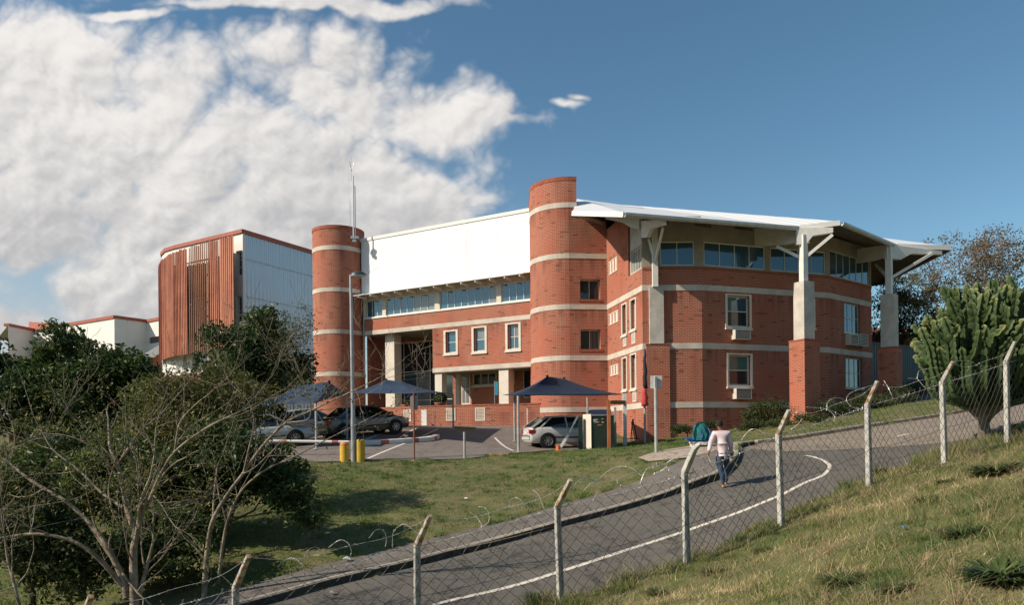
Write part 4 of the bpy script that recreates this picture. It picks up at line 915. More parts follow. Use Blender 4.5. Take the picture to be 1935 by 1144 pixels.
for x, yt, lb, cap in ((651.5, 836, 'yellow bollard with an orange top left of the lamp post', True), (681, 831, 'plain yellow bollard right of the lamp post, the taller one', False)):
    b = base(x, 873, 27.1); h = P(x, yt, 27.1).z-b.z; t = empty('bollard', b, lb, 'bollard', 'bollards at the lamp post')
    g = MB(); r_ = .175; g.lathe(b, [(r_, -.2), (r_, h-.06), (r_*.93, h-.02), (r_*.75, h), (.005, h)] if not cap else [(r_, -.2), (r_, h-.14), (.005, h-.14)], 24); g.build('bollard_body', M['yellow'], t, smooth=False)
    if cap: g = MB(); g.lathe(b, [(r_*.99, h-.139), (r_*.95, h-.06), (r_*.7, h), (.005, h+.01)], 24); g.build('cap', M['redcap'], t)
def pole(px, yb, yt, Y, r_, m, name, label, cat, grp=None):
    b = base(px, yb, Y); t = empty(name, b, label, cat, grp); zt = P(px, yt, Y).z; g = MB(); g.tube([(b.x, b.y, b.z-.2), (b.x, b.y, zt)], r_, 10); g.build('pole', M[m], t); return t, b, zt
M['redpole'] = mat('red_brown_pole', (.30, .085, .05), .6, col2=(.22, .07, .045)); M['signback'] = mat('sign_back_grey', (.36, .37, .37), .45, .3, col2=(.30, .31, .31)); M['signface'] = mat('sign_plate_white', (.66, .68, .68), .5, col2=(.52, .54, .55), nscale=9)
t, b, zt = pole(783, 868, 743, 27.4, .030, 'redpole', 'sign_post', 'thin red-brown post carrying a grey sign seen from behind', 'sign')
q0, q1 = P(776, 748, 27.4), P(788, 775, 27.4); g = MB(); cx_, cz_ = (q0.x+q1.x)/2, (q0.z+q1.z)/2; hw, hh, rr_ = abs(q1.x-q0.x)/2+.03, abs(q0.z-q1.z)/2, .07
ring = [(cx_+sx_*(hw-rr_)+rr_*math.cos(a), cz_+sz_*(hh-rr_)+rr_*math.sin(a)) for sx_, sz_, a0 in ((1, 1, 0), (-1, 1, 90), (-1, -1, 180), (1, -1, 270)) for a in (R(a0), R(a0+45), R(a0+90))]
g.prism([(x, 27.44, z) for x, z in ring], (0, .02, 0)); g.build('sign_plate', M['signback'], t)
t, b, zt = pole(878, 868, 817, 27.5, .045, 'pole', 'short_post', 'short bare grey steel post at the grass edge', 'post')
t, b, zt = pole(1240, 853, 712, 24, .055, 'pole', 'sign_post', 'grey post with a small white rectangular sign at the brick corner', 'sign')
q0, q1 = P(1230.5, 710, 23.93), P(1252.5, 734, 23.93); g = MB(); g.box(q0.x, q1.x, 24.06, 24.08, q1.z, q0.z); sp_ = g.build('sign_plate', M['signface'], t)
g = MB(); g.box(b.x-.03, b.x+.03, 23.94, 23.945, zt-.35, zt-.02); g.build('clamp', M['galv'], t)
M['ink'] = mat('faded_ink', (.16, .17, .18), .7)
for dx, dz, w_ in ((.30, .30, .10), (.28, .25, .05)): g = MB(); g.box(b.x+dx-.23, b.x+dx-.23+w_, 24.05, 24.058, q1.z+dz-.05, q1.z+dz-.042); g.build('scrawl', M['ink'], sp_)
# furled flag
b = base(1219, 840, 33.5); t = empty('flagpole', b, 'thin pole with a furled dark and red flag beside the brick corner pier', 'flagpole')
g = MB(); g.tube([(b.x, b.y, b.z-.2), (b.x, b.y, P(1219, 765, 33.5).z)], .055, 10); g.tube([(b.x, b.y, P(1219, 765, 33.5).z), (b.x, b.y, P(1219, 655, 33.5).z)], .02, 8); g.build('pole', M['pole'], t)
M['flagd'] = mat('dark_flag_cloth', (.03, .025, .035), .9); M['flagr'] = mat('red_flag_cloth', (.45, .05, .05), .8); M['flagw'] = mat('white_flag_cloth', (.6, .55, .52), .8)
def fold(px, ya, yb, w0, w1, m, nm):
    g = MB(); p0, p1 = P(px, ya, 33.45), P(px+.5, yb, 33.45); k = 7; pr = []
    for i in range(k+1):
        t_ = i/k; g_ = p0.lerp(p1, t_); g_.x += .02*math.sin(i*2.1); pr.append((g_, (w0+(w1-w0)*math.sin(t_*math.pi*.5)))); 
    g.tube([a for a, _ in pr], [w for _, w in pr], 8); g.build(nm, M[m], t, smooth=True)
fold(1218.5, 660, 735, .04, .10, 'flagd', 'flag_cloth'); fold(1218, 733, 768, .07, .16, 'flagr', 'red_fold'); fold(1219.5, 738, 760, .05, .10, 'flagw', 'white_fold')
# ------------------------------------------------------------------ pay kiosk with its orange post, steel post and beam
k0 = base(1125, 850, 30.6); gz = k0.z
t = empty('ticket_kiosk', k0, 'dark green kiosk with a cream end panel beside the white car', 'kiosk')
M['kgreen'] = mat('dark_green_panel', (.018, .035, .028), .3, col2=(.026, .045, .036), nscale=2); M['kblue'] = mat('dark_blue_box', (.03, .05, .10), .4); M['orange'] = mat('orange_post', (.50, .16, .06), .6, col2=(.40, .13, .05))
xa, xb = P(1117, 800, 30.5).x, P(1149, 800, 30.5).x; zt = P(1120, 785, 30.5).z
g = MB(); g.box(xa, xb+.25, 30.5, 31.6, gz-.2, zt-.03); g.build('kiosk_body', M['kgreen'], t)
g = MB(); g.box(xa-.02, xb+.27, 30.47, 31.62, zt-.03, zt+.015); g.build('top', M['signback'], t)
g = MB(); xl = P(1102, 800, 30.9).x; g.prism([(xa-.005, 30.46, gz-.2), (xl, 30.95, gz-.2), (xl, 31.05, gz-.2), (xa-.005, 30.6, gz-.2)], (0, 0, zt-gz+.24)); g.build('end_panel', M['cream'], t)
for a, b_, c, d in ((1121, 1130, 793, 794.2), (1121, 1127, 795.5, 796.5), (1122, 1132, 798, 799), (1137, 1140, 792, 793), (1137, 1141, 798, 799.4)):
    p_, q_ = P(a, c, 30.49), P(b_, d, 30.49); g = MB(); g.box(p_.x, q_.x, 30.485, 30.498, q_.z, p_.z); g.build('label_line', M['signface'], t)
p_, q_ = P(1129, 803, 30.49), P(1138, 805, 30.49); g = MB(); g.box(p_.x, q_.x, 30.485, 30.498, q_.z, p_.z); g.build('orange_strip', M['orange'], t)
bb = tag(MB.build((lambda g: (g.box(xa+.05, xb+.2, 31.0, 31.5, zt+.016, zt+.24), g.box(xa-.03, xa+.047, 31.05, 31.45, zt+.03, zt+.22), g)[-1])(MB()), 'crate', M['kblue']), 'dark blue crate lying on top of the green kiosk', 'crate')
def upright(px, yb, yt, Y, w, m, name, label, cat):
    b = base(px, yb, Y); g = MB(); zt = P(px, yt, Y).z; g.box(b.x-w/2, b.x+w/2, Y-w/2, Y+w/2, b.z-.2, zt); return tag(g.build(name, M[m]), label, cat)
fr = empty('gate_frame', base(1165, 845, 31), 'orange and white posts with a brown beam right of the green kiosk', 'frame')
for px, yb, yt, Y, w, m in ((1151, 848, 757, 30.2, .13, 'orange'), (1181, 836, 744, 32.0, .15, 'polew'), (1163, 842, 770, 31.8, .09, 'pole')):
    b = base(px, yb, Y); g = MB(); z1_ = P(px, yt, Y).z; g.box(b.x-w/2, b.x+w/2, Y-w/2, Y+w/2, b.z-.2, z1_); g.build('post', M[m], fr)
M['beam'] = mat('brown_beam', (.22, .13, .06), .8)
p_, q_ = P(1153, 761, 30.3), P(1180, 761, 32.0); g = MB(); g.bar(p_, q_, .10, .16); g.build('beam', M['beam'], fr)
upright(1097, 850, 789, 30.8, .17, 'kgreen', 'card_reader_post', 'slim black post between the white car and the kiosk', 'post')
# broken barrier arm in an orange foot
b = base(1057, 850, 29.6); t = empty('broken_barrier', b, 'leaning white and grey barrier arm stuck in an orange foot', 'barrier')
M['orangeb'] = mat('orange_plastic', (.75, .20, .05), .5, col2=(.62, .17, .05), nscale=9)
g = MB(); g.lathe((b.x-.06, b.y, b.z), [(.24, 0), (.24, .03), (.10, .05), (.085, .22), (.01, .24)], 18); g.lathe((b.x+.08, b.y-.05, b.z), [(.14, 0), (.13, .03), (.01, .05)], 14); g.build('foot', M['orangeb'], t)
m0, m1 = P(1074, 822, 29.6), P(1092, 787, 29.6)
g = MB(); g.bar((b.x, b.y, b.z+.08), m0, .05, .11); g.build('white_arm', M['whitepaint'], t); g = MB(); g.bar(m0, P(1084, 802, 29.6), .03, .05); g.bar(P(1084, 802, 29.6), m1, .04, .07); g.build('bent_arm', M['galv'], t)
# small red hose reel thing in the gap by the wall
b = base(1192, 824, 36.4); t = empty('garden_trolley', b, 'red trolley standing in the shade beside the brick wing', 'trolley')
g = MB(); g.lathe((b.x-.12, b.y, b.z+.18), [(.16, -.05), (.16, .05)], 14, 'y'); g.lathe((b.x+.25, b.y, b.z+.18), [(.16, -.05), (.16, .05)], 14, 'y'); g.build('wheels', M['flagr'], t); g = MB(); g.bar((b.x, b.y, b.z+.2), (b.x+.1, b.y, b.z+1.2), .05); g.bar((b.x+.3, b.y, b.z+.2), (b.x+.1, b.y, b.z+1.2), .05); g.bar((b.x-.15, b.y, b.z+.24), (b.x+.4, b.y, b.z+.24), .3, .04); g.build('frame', M['flagd'], t)
# red and white painted kerb
rk = smooth2([(G(x, y, y0=26).x, G(x, y, y0=26).y) for x, y in ((690, 842), (740, 840), (800, 836), (822, 833), (831, 829))], 8)
M['redpaint'] = mat('faded_red_paint', (.50, .12, .09), .8, col2=(.42, .2, .16), nscale=7)
t = empty('painted_kerb', (rk[0][0], rk[0][1], H(*rk[0])), 'low white kerb with red bands right of the yellow bollards', 'kerb')
cl_ = [0]
for i in range(1, len(rk)): cl_.append(cl_[-1]+(Vector(rk[i])-Vector(rk[i-1])).length)
L_ = cl_[-1]; nb = 6; edges = []
cuts = [0, .14, .22, .48, .55, .80, .86, 1.0]
def at_(s):
    i = min(int(np.searchsorted(cl_, s, side='right'))-1, len(rk)-2); k = (s-cl_[i])/(cl_[i+1]-cl_[i]); return Vector(rk[i]).lerp(Vector(rk[i+1]), k)
for j in range(len(cuts)-1):
    a, b_ = cuts[j]*L_, cuts[j+1]*L_; n = max(2, int((b_-a)/.4)); g = MB(); rows = []
    for i in range(n+1):
        s = a+(b_-a)*i/n; q = at_(s); d = (at_(min(s+.05, L_))-at_(max(s-.05, 0))).normalized(); nn = Vector((-d.y, d.x)); z = H(q.x, q.y)
        rows.append([(*(q-nn*.0), z-.1), (*(q-nn*.0), z+.19), (*(q+nn*.22), z+.21), (*(q+nn*.22), z-.1)])
    for i in range(n):
        for k in range(3): g.face((rows[i][k], rows[i+1][k], rows[i+1][k+1], rows[i][k+1]))
    g.face(rows[0]); g.face(rows[-1][::-1]); g.build('red_band' if j % 2 else 'white_band', M['redpaint' if j % 2 else 'whitepaint'], t)
# yellow wheel stop
a, b_ = base(857, 817, 40.5), base(899, 817, 40.0); g = MB(); g.bar(a+Vector((0, 0, .06)), b_+Vector((0, 0, .06)), .18, .14); M['yst'] = mat('yellow_stop_paint', (.55, .34, .04), .7, col2=(.42, .28, .06), nscale=6); tag(g.build('wheel_stop', M['yst']), 'faded yellow concrete wheel stop by the terrace wall', 'wheel stop')
ye = [G(x, y, y0=22) for x, y in ((925, 862), (960, 861), (1000, 858), (1045, 854))]; g = MB()
for i in range(3): g.bar(ye[i]+Vector((0, 0, .02)), ye[i+1]+Vector((0, 0, .02)), .15, .12)
tag(g.build('kerb', M['kerby']), kind='structure')
# bright blue banner by the terrace columns and a white rail post
ps = P(942, 733, 43.4); t = empty('banner', (ps.x, ps.y, 1.8), 'small bright blue banner beside the terrace column', 'banner')
M['cyan'] = mat('cyan_banner', (.03, .33, .48), .6, col2=(.05, .5, .62), nscale=14)
p_, q_ = P(935, 722, 43.4), P(941, 747, 43.4); g = MB(); g.box(p_.x, q_.x, 43.39, 43.41, q_.z, p_.z); g.build('banner_cloth', M['cyan'], t); g = MB(); g.tube([(p_.x-.02, 43.42, 1.8), (p_.x-.02, 43.42, p_.z+.05)], .02, 6); g.build('banner_pole', M['galv'], t)
t, b, zt = pole(997, 806, 772, 40.5, .035, 'polew', 'marker_post', 'thin white marker post in front of the terrace wall', 'post')
# green metal fence and far brick house on the right
M['fgreen'] = ribbed('grey_green_sheet', (.10, .14, .15), .6, .2, .25, .03)
fw2 = Wall((P(1638, 700, 44.6).x, 44.6), (P(1770, 700, 48.5).x, 48.5), .5, 0); fw2.z1 = P(1710, 656, 46.5).z
g = MB(); fw2.mesh(g); fw2.box(g, 0, fw2.L, fw2.z1, fw2.z1+.1, -.1, .05); ft = empty('sheet_fence', (fw2.a.x, fw2.a.y, 1), 'grey green corrugated sheet fence behind the right end of the building', 'fence'); g.build('fence_sheet', M['fgreen'], ft)
hz = empty('brick_house', (P(1670, 640, 62).x, 62, 2), 'small distant house with a tan wall glimpsed past the far column', 'house')
a = P(1640, 640, 62); b_ = P(1740, 640, 62); g = MB(); Wall((a.x, 62), (b_.x, 62), 1, P(1670, 632, 62).z).mesh(g); g.build('wall', M['brick'], hz); g = MB(); g.prism([(a.x-1, 61.4, P(1670, 632, 62).z), (b_.x+1, 61.4, P(1670, 632, 62).z), (b_.x, 65, P(1670, 615, 62).z), (a.x, 65, P(1670, 615, 62).z)], (0, 0, .15)); g.build('roof', M['pot'], hz)

# long white and red barrier pole left of the bollards, its hinge post hidden by the trees
a, b_ = P(505, 834, 28.4), P(662, 836, 28.4); t = empty('barrier_pole', base(505, 850, 28.4), 'long white barrier pole with red bands behind the branches', 'barrier')
cu_ = [0, .20, .24, .78, .86, 1]
for i in range(5):
    g = MB(); g.tube([a.lerp(b_, cu_[i]), a.lerp(b_, cu_[i+1])], .055, 10); g.build('red_band' if i % 2 else 'white_pole', M['redpaint' if i % 2 else 'whitepaint'], t)
for q in (a, b_): gz = H(q.x, 28.4); g = MB(); g.box(q.x-.06, q.x+.06, 28.34, 28.46, gz-.1, q.z+.05); g.build('post', M['galv'], t)
# ------------------------------------------------------------------ security fence: leaning concrete posts, chain link, barbed strands and coils
FP = [((150,1185),(172,1128),(150,1420),10.4),((445,1110),(470,1052),(446,1290),11.5),((788,1030),(813,975),(789,1205),12.6),((1053,957),(1078,908),(1061,1127),13.5),((1293.5,894),(1322,838),(1299,1060),14.3),
      ((1471,820),(1491,776),(1477,976),15.3),((1639,764),(1658,721),(1643,908),16.5),((1780,721.5),(1801,684),(1786,878),17.8),((1901,683),(1918,646),(1904,838),19),((2010,650),(2026,616),(2010,800),20.3)]
M['post'] = mat('weathered_concrete_post', (.52, .51, .47), .9, col2=(.36, .35, .32), nscale=5, bump=.5, bscale=30)
M['rust'] = mat('rusted_concrete', (.44, .42, .38), .9, col2=(.28, .15, .07), nscale=9, bump=.3, lo=.45, hi=.6)
M['wire'] = mat('dull_wire', (.085, .088, .085), .6, .3)
M['barb'] = mat('bright_wire', (.62, .62, .60), .4, .25, col2=(.36, .34, .30), nscale=6)
b0 = P(*FP[4][2], FP[4][3]); fe = empty('security_fence', b0, 'tall chain link fence with bent concrete posts and loose razor wire along the road', 'fence')
BP = []; TP = []; GPt = []
for (bx, by), (tx, ty), (gx_, gy_), Y_ in FP:
    b = P(bx, by, Y_); tpp = P(tx, ty, Y_-.38); g_ = P(gx_, gy_, Y_); BP.append(b); TP.append(tpp); GPt.append(Vector((g_.x, Y_, min(g_.z, H(g_.x, Y_))+.0)))
def postmesh(mb, a, b, w0, w1, d):
    a = Vector(a); b = Vector(b); ax = Vector((d.x, d.y, 0)).normalized(); r0 = []; up = (b-a).normalized(); ay = ax.cross(up).normalized(); rows = []
    for p_, w_ in ((a, w0), (b, w1)):
        c_ = .8
        rows.append([p_+ax*w_/2*i+ay*w_/2*j for i, j in ((-1, -c_), (-c_, -1), (c_, -1), (1, -c_), (1, c_), (c_, 1), (-c_, 1), (-1, c_))])
    n = 8
    for k in range(n): mb.face((rows[0][k], rows[0][(k+1) % n], rows[1][(k+1) % n], rows[1][k]))
    mb.face(rows[1]); mb.face(rows[0][::-1])
for i in range(len(FP)):
    d = (BP[min(i+1, len(BP)-1)]-BP[max(i-1, 0)]).to_2d().normalized()
    g = MB(); postmesh(g, GPt[i]-Vector((0, 0, .5)), BP[i], .118, .102, d)
    p_ = g.build('post', M['post'], fe); g = MB()
    if i == 4:
        m1 = BP[i].lerp(TP[i], .8)+Vector((-.03, 0, .02)); m2 = TP[i]+Vector((.02, 0, .0)); m3 = TP[i]+Vector((.13, -.05, -.03))
        postmesh(g, BP[i], m1, .115, .10, d); postmesh(g, m1, m2, .10, .06, d); postmesh(g, m2, m3, .05, .035, d)
    else: postmesh(g, BP[i]-Vector((0, 0, .02)), TP[i], .10, .07, d)
    g.build('arm', M['rust'] if i not in (4, 8) else M['post'], p_)
fr_ = np.random.default_rng(11)
def tube_np(polys, r, n=3):
    V = []; Fc = []; base_ = 0
    ang = np.arange(n)*2*np.pi/n
    for p in polys:
        p = np.asarray(p, float); d = np.gradient(p, axis=0); d /= np.maximum(np.linalg.norm(d, axis=1)[:, None], 1e-9)
        u = np.cross(d, [0, 1, .05]); u /= np.maximum(np.linalg.norm(u, axis=1)[:, None], 1e-9); w = np.cross(d, u)
        ring = p[:, None]+(u[:, None]*np.cos(ang)[None, :, None]+w[:, None]*np.sin(ang)[None, :, None])*r
        m = len(p); V.append(ring.reshape(-1, 3)); i, k = np.meshgrid(np.arange(m-1), np.arange(n), indexing='ij'); k2 = (k+1) % n
        Fc.append(np.stack([base_+i*n+k, base_+i*n+k2, base_+(i+1)*n+k2, base_+(i+1)*n+k], -1).reshape(-1, 4)); base_ += m*n
    return np.concatenate(V), np.concatenate(Fc)
for i in range(len(FP)-1):
    a0, a1 = np.array(GPt[i]), np.array(GPt[i+1]); t0, t1 = np.array(BP[i]), np.array(BP[i+1]); L = np.linalg.norm(a1-a0)
    wid = .105 if i >= 4 else (.125 if i >= 2 else .15)
    nx_ = max(6, int(round(L/wid))); ny_ = max(8, int(round(1.66/(wid*1.05)))); loose = .012 if i > 4 else (.02 if i > 2 else .035)
    ph = fr_.random(6)*6.28
    # the hung net sags and stretches a little, the same way for all wires of the bay
    dsp = lambda s, v: (loose*2.2*np.sin(s*9+ph[0]+v*4)*np.sin(v*5+ph[1])+loose*1.2*np.sin(s*23+v*9+ph[2]), loose*1.6*np.sin(s*7+ph[3])*np.sin(v*3.1), .05*np.sin(s*5+ph[4])*np.sin(v*3.14))
    P0 = []
    nrm = np.array([-(a1-a0)[1], (a1-a0)[0], 0.])/L; dr = (a1-a0)/L
    for k in range(nx_+1):
        pl = []
        for j in range(ny_*3+1):
            jj = j/3; tri = abs(((jj+(k % 2)) % 2)-1)*2-1; s = (k+.5*tri)/nx_; s = min(max(s, 0), 1); v = jj/ny_; dx, dz, dn = dsp(s, v)
            e = 4*s*(1-s); q = (a0*(1-s)+a1*s)*(1-v)+(t0*(1-s)+t1*s)*v+dr*dx*e*(1-abs(2*v-1)**4)+nrm*(dn*e-.075)+np.array([0, 0, dz*e*(1-v)-.02*e+.03*(1-v)])
            pl.append(q)
        # twisted end standing up
        pl.append(pl[-1]+np.array([dr[0]*.02*(-1)**k, dr[1]*.02, .05]))
        P0.append(pl)
    V, Fc = tube_np(P0, .0052 if i < 5 else .0045)
    npmesh('chain_link', V, Fc, M['wire'], fe)
    for vv, rr_, nm in ((0.03, .004, 'line_wire'), (.45, .0045, 'line_wire'), (.985, .009, 'barbed_wire')):
        pl = [(a0*(1-s)+a1*s)*(1-vv)+(t0*(1-s)+t1*s)*vv+nrm*-.085+np.array([0, 0, -.06*4*s*(1-s)*(1 if vv < .9 else .35)+.004*math.sin(s*90)]) for s in np.linspace(0, 1, 40)]
        lines = [pl]
        if vv > .9:
            for q in pl[1:-1]: o_ = fr_.normal(size=3)*.013; lines.append([q-o_, q+o_])
        V, Fc = tube_np(lines, rr_ if vv < .9 else .005, 4); npmesh(nm, V, Fc, M['barb'] if vv > .9 else M['wire'], fe)
    # strand between the arm tips (slack, missing in two bays)
    if i not in (4,):
        c0, c1 = np.array(TP[i]), np.array(TP[i+1]); f_ = .06 if i in (6, 7) else .02
        pl = [c0*(1-s)+c1*s+np.array([0, 0, -.22*4*s*(1-s)*(1+.2*math.sin(s*9))-f_]) for s in np.linspace(0.02, .98, 36)]; lines = [pl]
        for q in pl[2:-2:2]: o_ = fr_.normal(size=3)*.013; lines.append([q-o_, q+o_])
        V, Fc = tube_np(lines, .0034, 4); npmesh('barbed_wire', V, Fc, M['barb'], fe)
def z3(x, y): return 850+x/3.518, 820+y/3.518
def z4(x, y): return 1250+x/2.86, 700+y/2.86
def z8(x, y): return 1560+x/2.488, 400+y/2.488
def z2(x, y): return 400+x/2.576, 700+y/2.576
ARC = [(z3, [(190,640),(255,590),(258,530),(230,495),(190,488)]),(z3, [(130,520),(180,560),(210,610),(200,640)]),(z3, [(340,500),(400,498),(440,525),(450,560),(430,600)]),
 (z3, [(395,495),(400,450),(435,427),(480,450),(550,520)]),(z3, [(470,500),(520,460),(580,440)]),(z3, [(550,375),(590,410),(625,500)]),(z3, [(800,380),(850,320),(900,295),(990,295)]),
 (z3, [(950,440),(985,380),(980,330),(900,295)]),(z3, [(890,380),(940,330),(1000,300),(1070,295),(1120,325),(1150,365)]),(z3, [(1000,295),(1060,245),(1120,222),(1180,222),(1240,250),(1290,300),(1310,350)]),
 (z3, [(1265,330),(1300,250),(1350,210),(1400,208),(1450,235),(1480,270),(1488,300)]),(z3, [(1350,270),(1400,250),(1440,220),(1450,190),(1520,155),(1600,145)]),
 (z3, [(1640,150),(1680,160),(1700,200)]),(z3, [(1650,120),(1700,130),(1740,200)]),
 (z4, [(385,355),(430,360),(465,385),(480,420)]),(z4, [(430,380),(470,330),(510,320),(560,345),(615,385)]),(z4, [(385,300),(410,335),(420,372)]),(z4, [(655,335),(700,320),(740,290),(760,262)]),(z4, [(700,220),(750,260),(780,315)]),
 (z4, [(775,200),(850,205),(900,215),(935,250),(930,280)]),(z4, [(1000,255),(950,235),(900,205),(895,180),(920,155),(960,150),(1000,165)]),(z4, [(1150,80),(1080,100),(1020,125),(1000,160),(1030,200),(1095,215)]),
 (z8, [(270,800),(330,850),(370,880)]),(z8, [(275,795),(300,840),(310,865)]),(z8, [(430,790),(440,750),(480,740),(520,735)]),(z8, [(385,785),(430,790),(470,830),(510,838)]),
 (z8, [(600,705),(680,705),(740,745)]),(z8, [(860,715),(900,710),(940,680),(960,640)]),
 (z2, [(20,980),(70,1020),(120,1070)]),(z2, [(320,960),(360,925),(400,918),(440,950),(450,1000)]),(z2, [(450,910),(480,870),(520,870),(545,920)]),(z2, [(570,865),(620,830),(660,840),(680,880),(675,905)]),
 (z2, [(765,820),(800,780),(840,785),(850,830),(845,860)]),(z2, [(880,865),(885,790),(930,752),(970,770),(1015,810)])]
fx = [CX+F*b.x/b.y for b in BP]; fy = [b.y for b in BP]
for k, (fn, a) in enumerate(ARC):
    q = [fn(*p) for p in a]; n = len(q); pl = []
    for i, (x, y) in enumerate(q):
        Yf = float(np.interp(x, fx, fy)); pl.append(tuple(P(x, y, Yf-.18+.22*math.cos(math.pi*i/(n-1))*(1 if k % 2 else -1))))
    pl = [np.array(p) for p in smooth2(pl, 6)]; lines = [pl]
    for p in pl[1:-1:2]: o_ = fr_.normal(size=3)*.010; lines.append([p-o_, p+o_])
    V, Fc = tube_np(lines, .0048, 4); npmesh('razor_wire', V, Fc, M['barb'], fe)
# ------------------------------------------------------------------ cars
def carpaint(name, c, rough=.28, metal=.3): m = mat(name, c, rough, metal, spec=.6); m.node_tree.nodes['Principled BSDF'].inputs['Coat Weight'].default_value = .6; return m
M['white_car'] = carpaint('white_car_paint', (.62, .62, .60), .3, .1); M['silver_car'] = carpaint('dark_silver_car_paint', (.20, .19, .18), .3, .6); M['lblue_car'] = carpaint('pale_car_paint', (.45, .50, .52), .3, .2)
M['carglass'] = mat('car_glass', (.012, .014, .016), .06, spec=1.0); M['tyre'] = mat('tyre_rubber', (.018, .018, .018), .85); M['rim'] = mat('alloy_rim', (.42, .43, .44), .35, .7)
M['redlamp'] = mat('red_tail_lamp', (.42, .02, .02), .2, spec=.8); M['black'] = mat('black_plastic', (.02, .02, .02), .6); M['plate'] = mat('plate_white', (.6, .6, .56), .6); M['hl'] = mat('headlamp', (.5, .52, .54), .1, spec=1)
def car(label, paint, rear_wheel, heading, L=4.1, Wd=1.70, Ht=1.42, hatch=.35, tilt=None):
    """rear_wheel: ground point of the near rear wheel centre; x forward"""
    t = empty('parked_car', (0, 0, 0), label, 'car', rz=heading)
    h = Vector((math.cos(heading), math.sin(heading))); nr = Vector((-h.y, h.x)); rx_ = .80; wb_ = L*.605
    o = Vector(rear_wheel[:2])-h*rx_+nr*(Wd/2); f = o+h*L
    zr = H(*(o+h*rx_)); zf = H(*(o+h*(rx_+wb_))); t.location = (o.x, o.y, zr); t.rotation_euler = (0, -math.atan2(zf-zr, wb_)*1.0, heading)
    t.location.z = zr-rx_*(zf-zr)/wb_
    def add(g, name, m, par=None, smooth=False): g.local = True; return g.build(name, m, par or t, smooth=smooth, weld=smooth)
    # body stations x, half width, belt height, bottom
    st = [(0, .66, .74, .32), (.04, .76, .84, .24), (.12, .81, .90, .20), (.5, .84, .93, .19), (1.2, .85, .92, .18), (2.2, .85, .90, .18), (2.9, .85, .88, .18), (3.3, .84, .86, .18), (3.75, .81, .74, .20), (4.0, .70, .60, .24), (4.1, .50, .50, .32)]
    st = [(x*L/4.1, w*Wd/1.7, b, z) for x, w, b, z in st]; rings = []
    for x, w, b, z in st:
        m_ = (b+z)/2; rings.append([(x, s*u, v) for s, u, v in ((1, w*.80, z), (1, w*.97, z+.10), (1, w, m_), (1, w*.985, b-.12), (1, w*.92, b-.02), (1, w*.6, b+.02), (-1, w*.6, b+.02), (-1, w*.92, b-.02), (-1, w*.985, b-.12), (-1, w, m_), (-1, w*.97, z+.10), (-1, w*.80, z))])
    g = MB(); n = 12
    for i in range(len(rings)-1):
        for k in range(n): g.face((rings[i][k], rings[i+1][k], rings[i+1][(k+1) % n], rings[i][(k+1) % n]))
    g.face(rings[0]); g.face(rings[-1][::-1]); body = add(g, 'body', M[paint], smooth=True)
    # cabin
    k_ = L/4.1; x0, x1, x2, x3 = hatch*k_, (hatch+.62)*k_, 2.35*k_, 3.15*k_; wz = Wd/2
    lo = [(x0, wz*.86, .92), (x1, wz*.70, Ht-.03), ((x1+x2)/2, wz*.72, Ht), (x2, wz*.70, Ht-.04), (x3, wz*.88, .90)]
    g = MB()
    A_, B_, Cc, D_, E_ = lo
    for s in (1, -1):
        g.face([(A_[0], s*A_[1], A_[2]), (B_[0], s*B_[1], B_[2]), (Cc[0], s*Cc[1], Cc[2]), (D_[0], s*D_[1], D_[2]), (E_[0], s*E_[1], E_[2])])
    g.face([(A_[0], -A_[1], A_[2]), (A_[0], A_[1], A_[2]), (B_[0], B_[1], B_[2]), (B_[0], -B_[1], B_[2])]); g.face([(E_[0], -E_[1], E_[2]), (E_[0], E_[1], E_[2]), (D_[0], D_[1], D_[2]), (D_[0], -D_[1], D_[2])])
    add(g, 'window_glass', M['carglass'])
    g = MB(); m = 6
    rf = [(x1-.04, .0, Ht-.045), (x1+.1, 0, Ht+.0), ((x1+x2)/2, 0, Ht+.03), (x2-.1, 0, Ht+.005), (x2+.06, 0, Ht-.05)]
    rows = [[(x, wz*.73*v, z-.035*v*v) for v in (-1, -.6, 0, .6, 1)] for x, _, z in rf]
    for i in range(4):
        for j in range(4): g.face((rows[i][j], rows[i+1][j], rows[i+1][j+1], rows[i][j+1]))
    for i in range(4):
        for j in (0, 4): a, b = Vector(rows[i][j]), Vector(rows[i+1][j]); g.face((a, b, b-Vector((0, 0, .05)), a-Vector((0, 0, .05))))
    add(g, 'roof_panel', M[paint], smooth=True)
    for s in (1, -1):
        def pl(a, b, w_):
            g = MB(); g.bar(Vector(a)+Vector((0, s*.012, 0)), Vector(b)+Vector((0, s*.012, 0)), .03, w_, up=(1, 0, 0)); add(g, 'pillar', M[paint])
        pl((x0-.05, s*wz*.90, .90), (x1+.02, s*wz*.73, Ht-.05), .10); pl((x3+.03, s*wz*.90, .88), (x2, s*wz*.73, Ht-.05), .06)
        xm = (x1+x2)/2+.12; pl((xm+.03, s*wz*.905, .90), (xm-.02, s*wz*.735, Ht-.04), .06); pl((x0+.36, s*wz*.895, .91), (x1+.28, s*wz*.73, Ht-.05), .07)
        g = MB(); g.box(.95*k_, 3.2*k_, s*wz*.985-.015, s*wz*.985+.015, .42, .48); add(g, 'side_moulding', M['black'])
        g = MB(); g.box(1.35*k_, 1.5*k_, s*wz*.975-.015, s*wz*.975+.02, .74, .77); add(g, 'door_handle', M[paint]); g = MB(); g.box(2.3*k_, 2.45*k_, s*wz*.975-.015, s*wz*.975+.02, .74, .77); add(g, 'door_handle', M[paint])
        g = MB(); g.obox((x3-.12, s*(wz+.05), .97), (1, 0, 0), (0, 1, 0), (0, 0, 1), .06, .08, .06); add(g, 'mirror', M[paint])
        g = MB(); g.obox((.10, s*wz*.82, .72), (1, .0, 0), (0, 1, 0), (0, 0, 1), .13, .12, .085); add(g, 'tail_lamp', M['redlamp'])
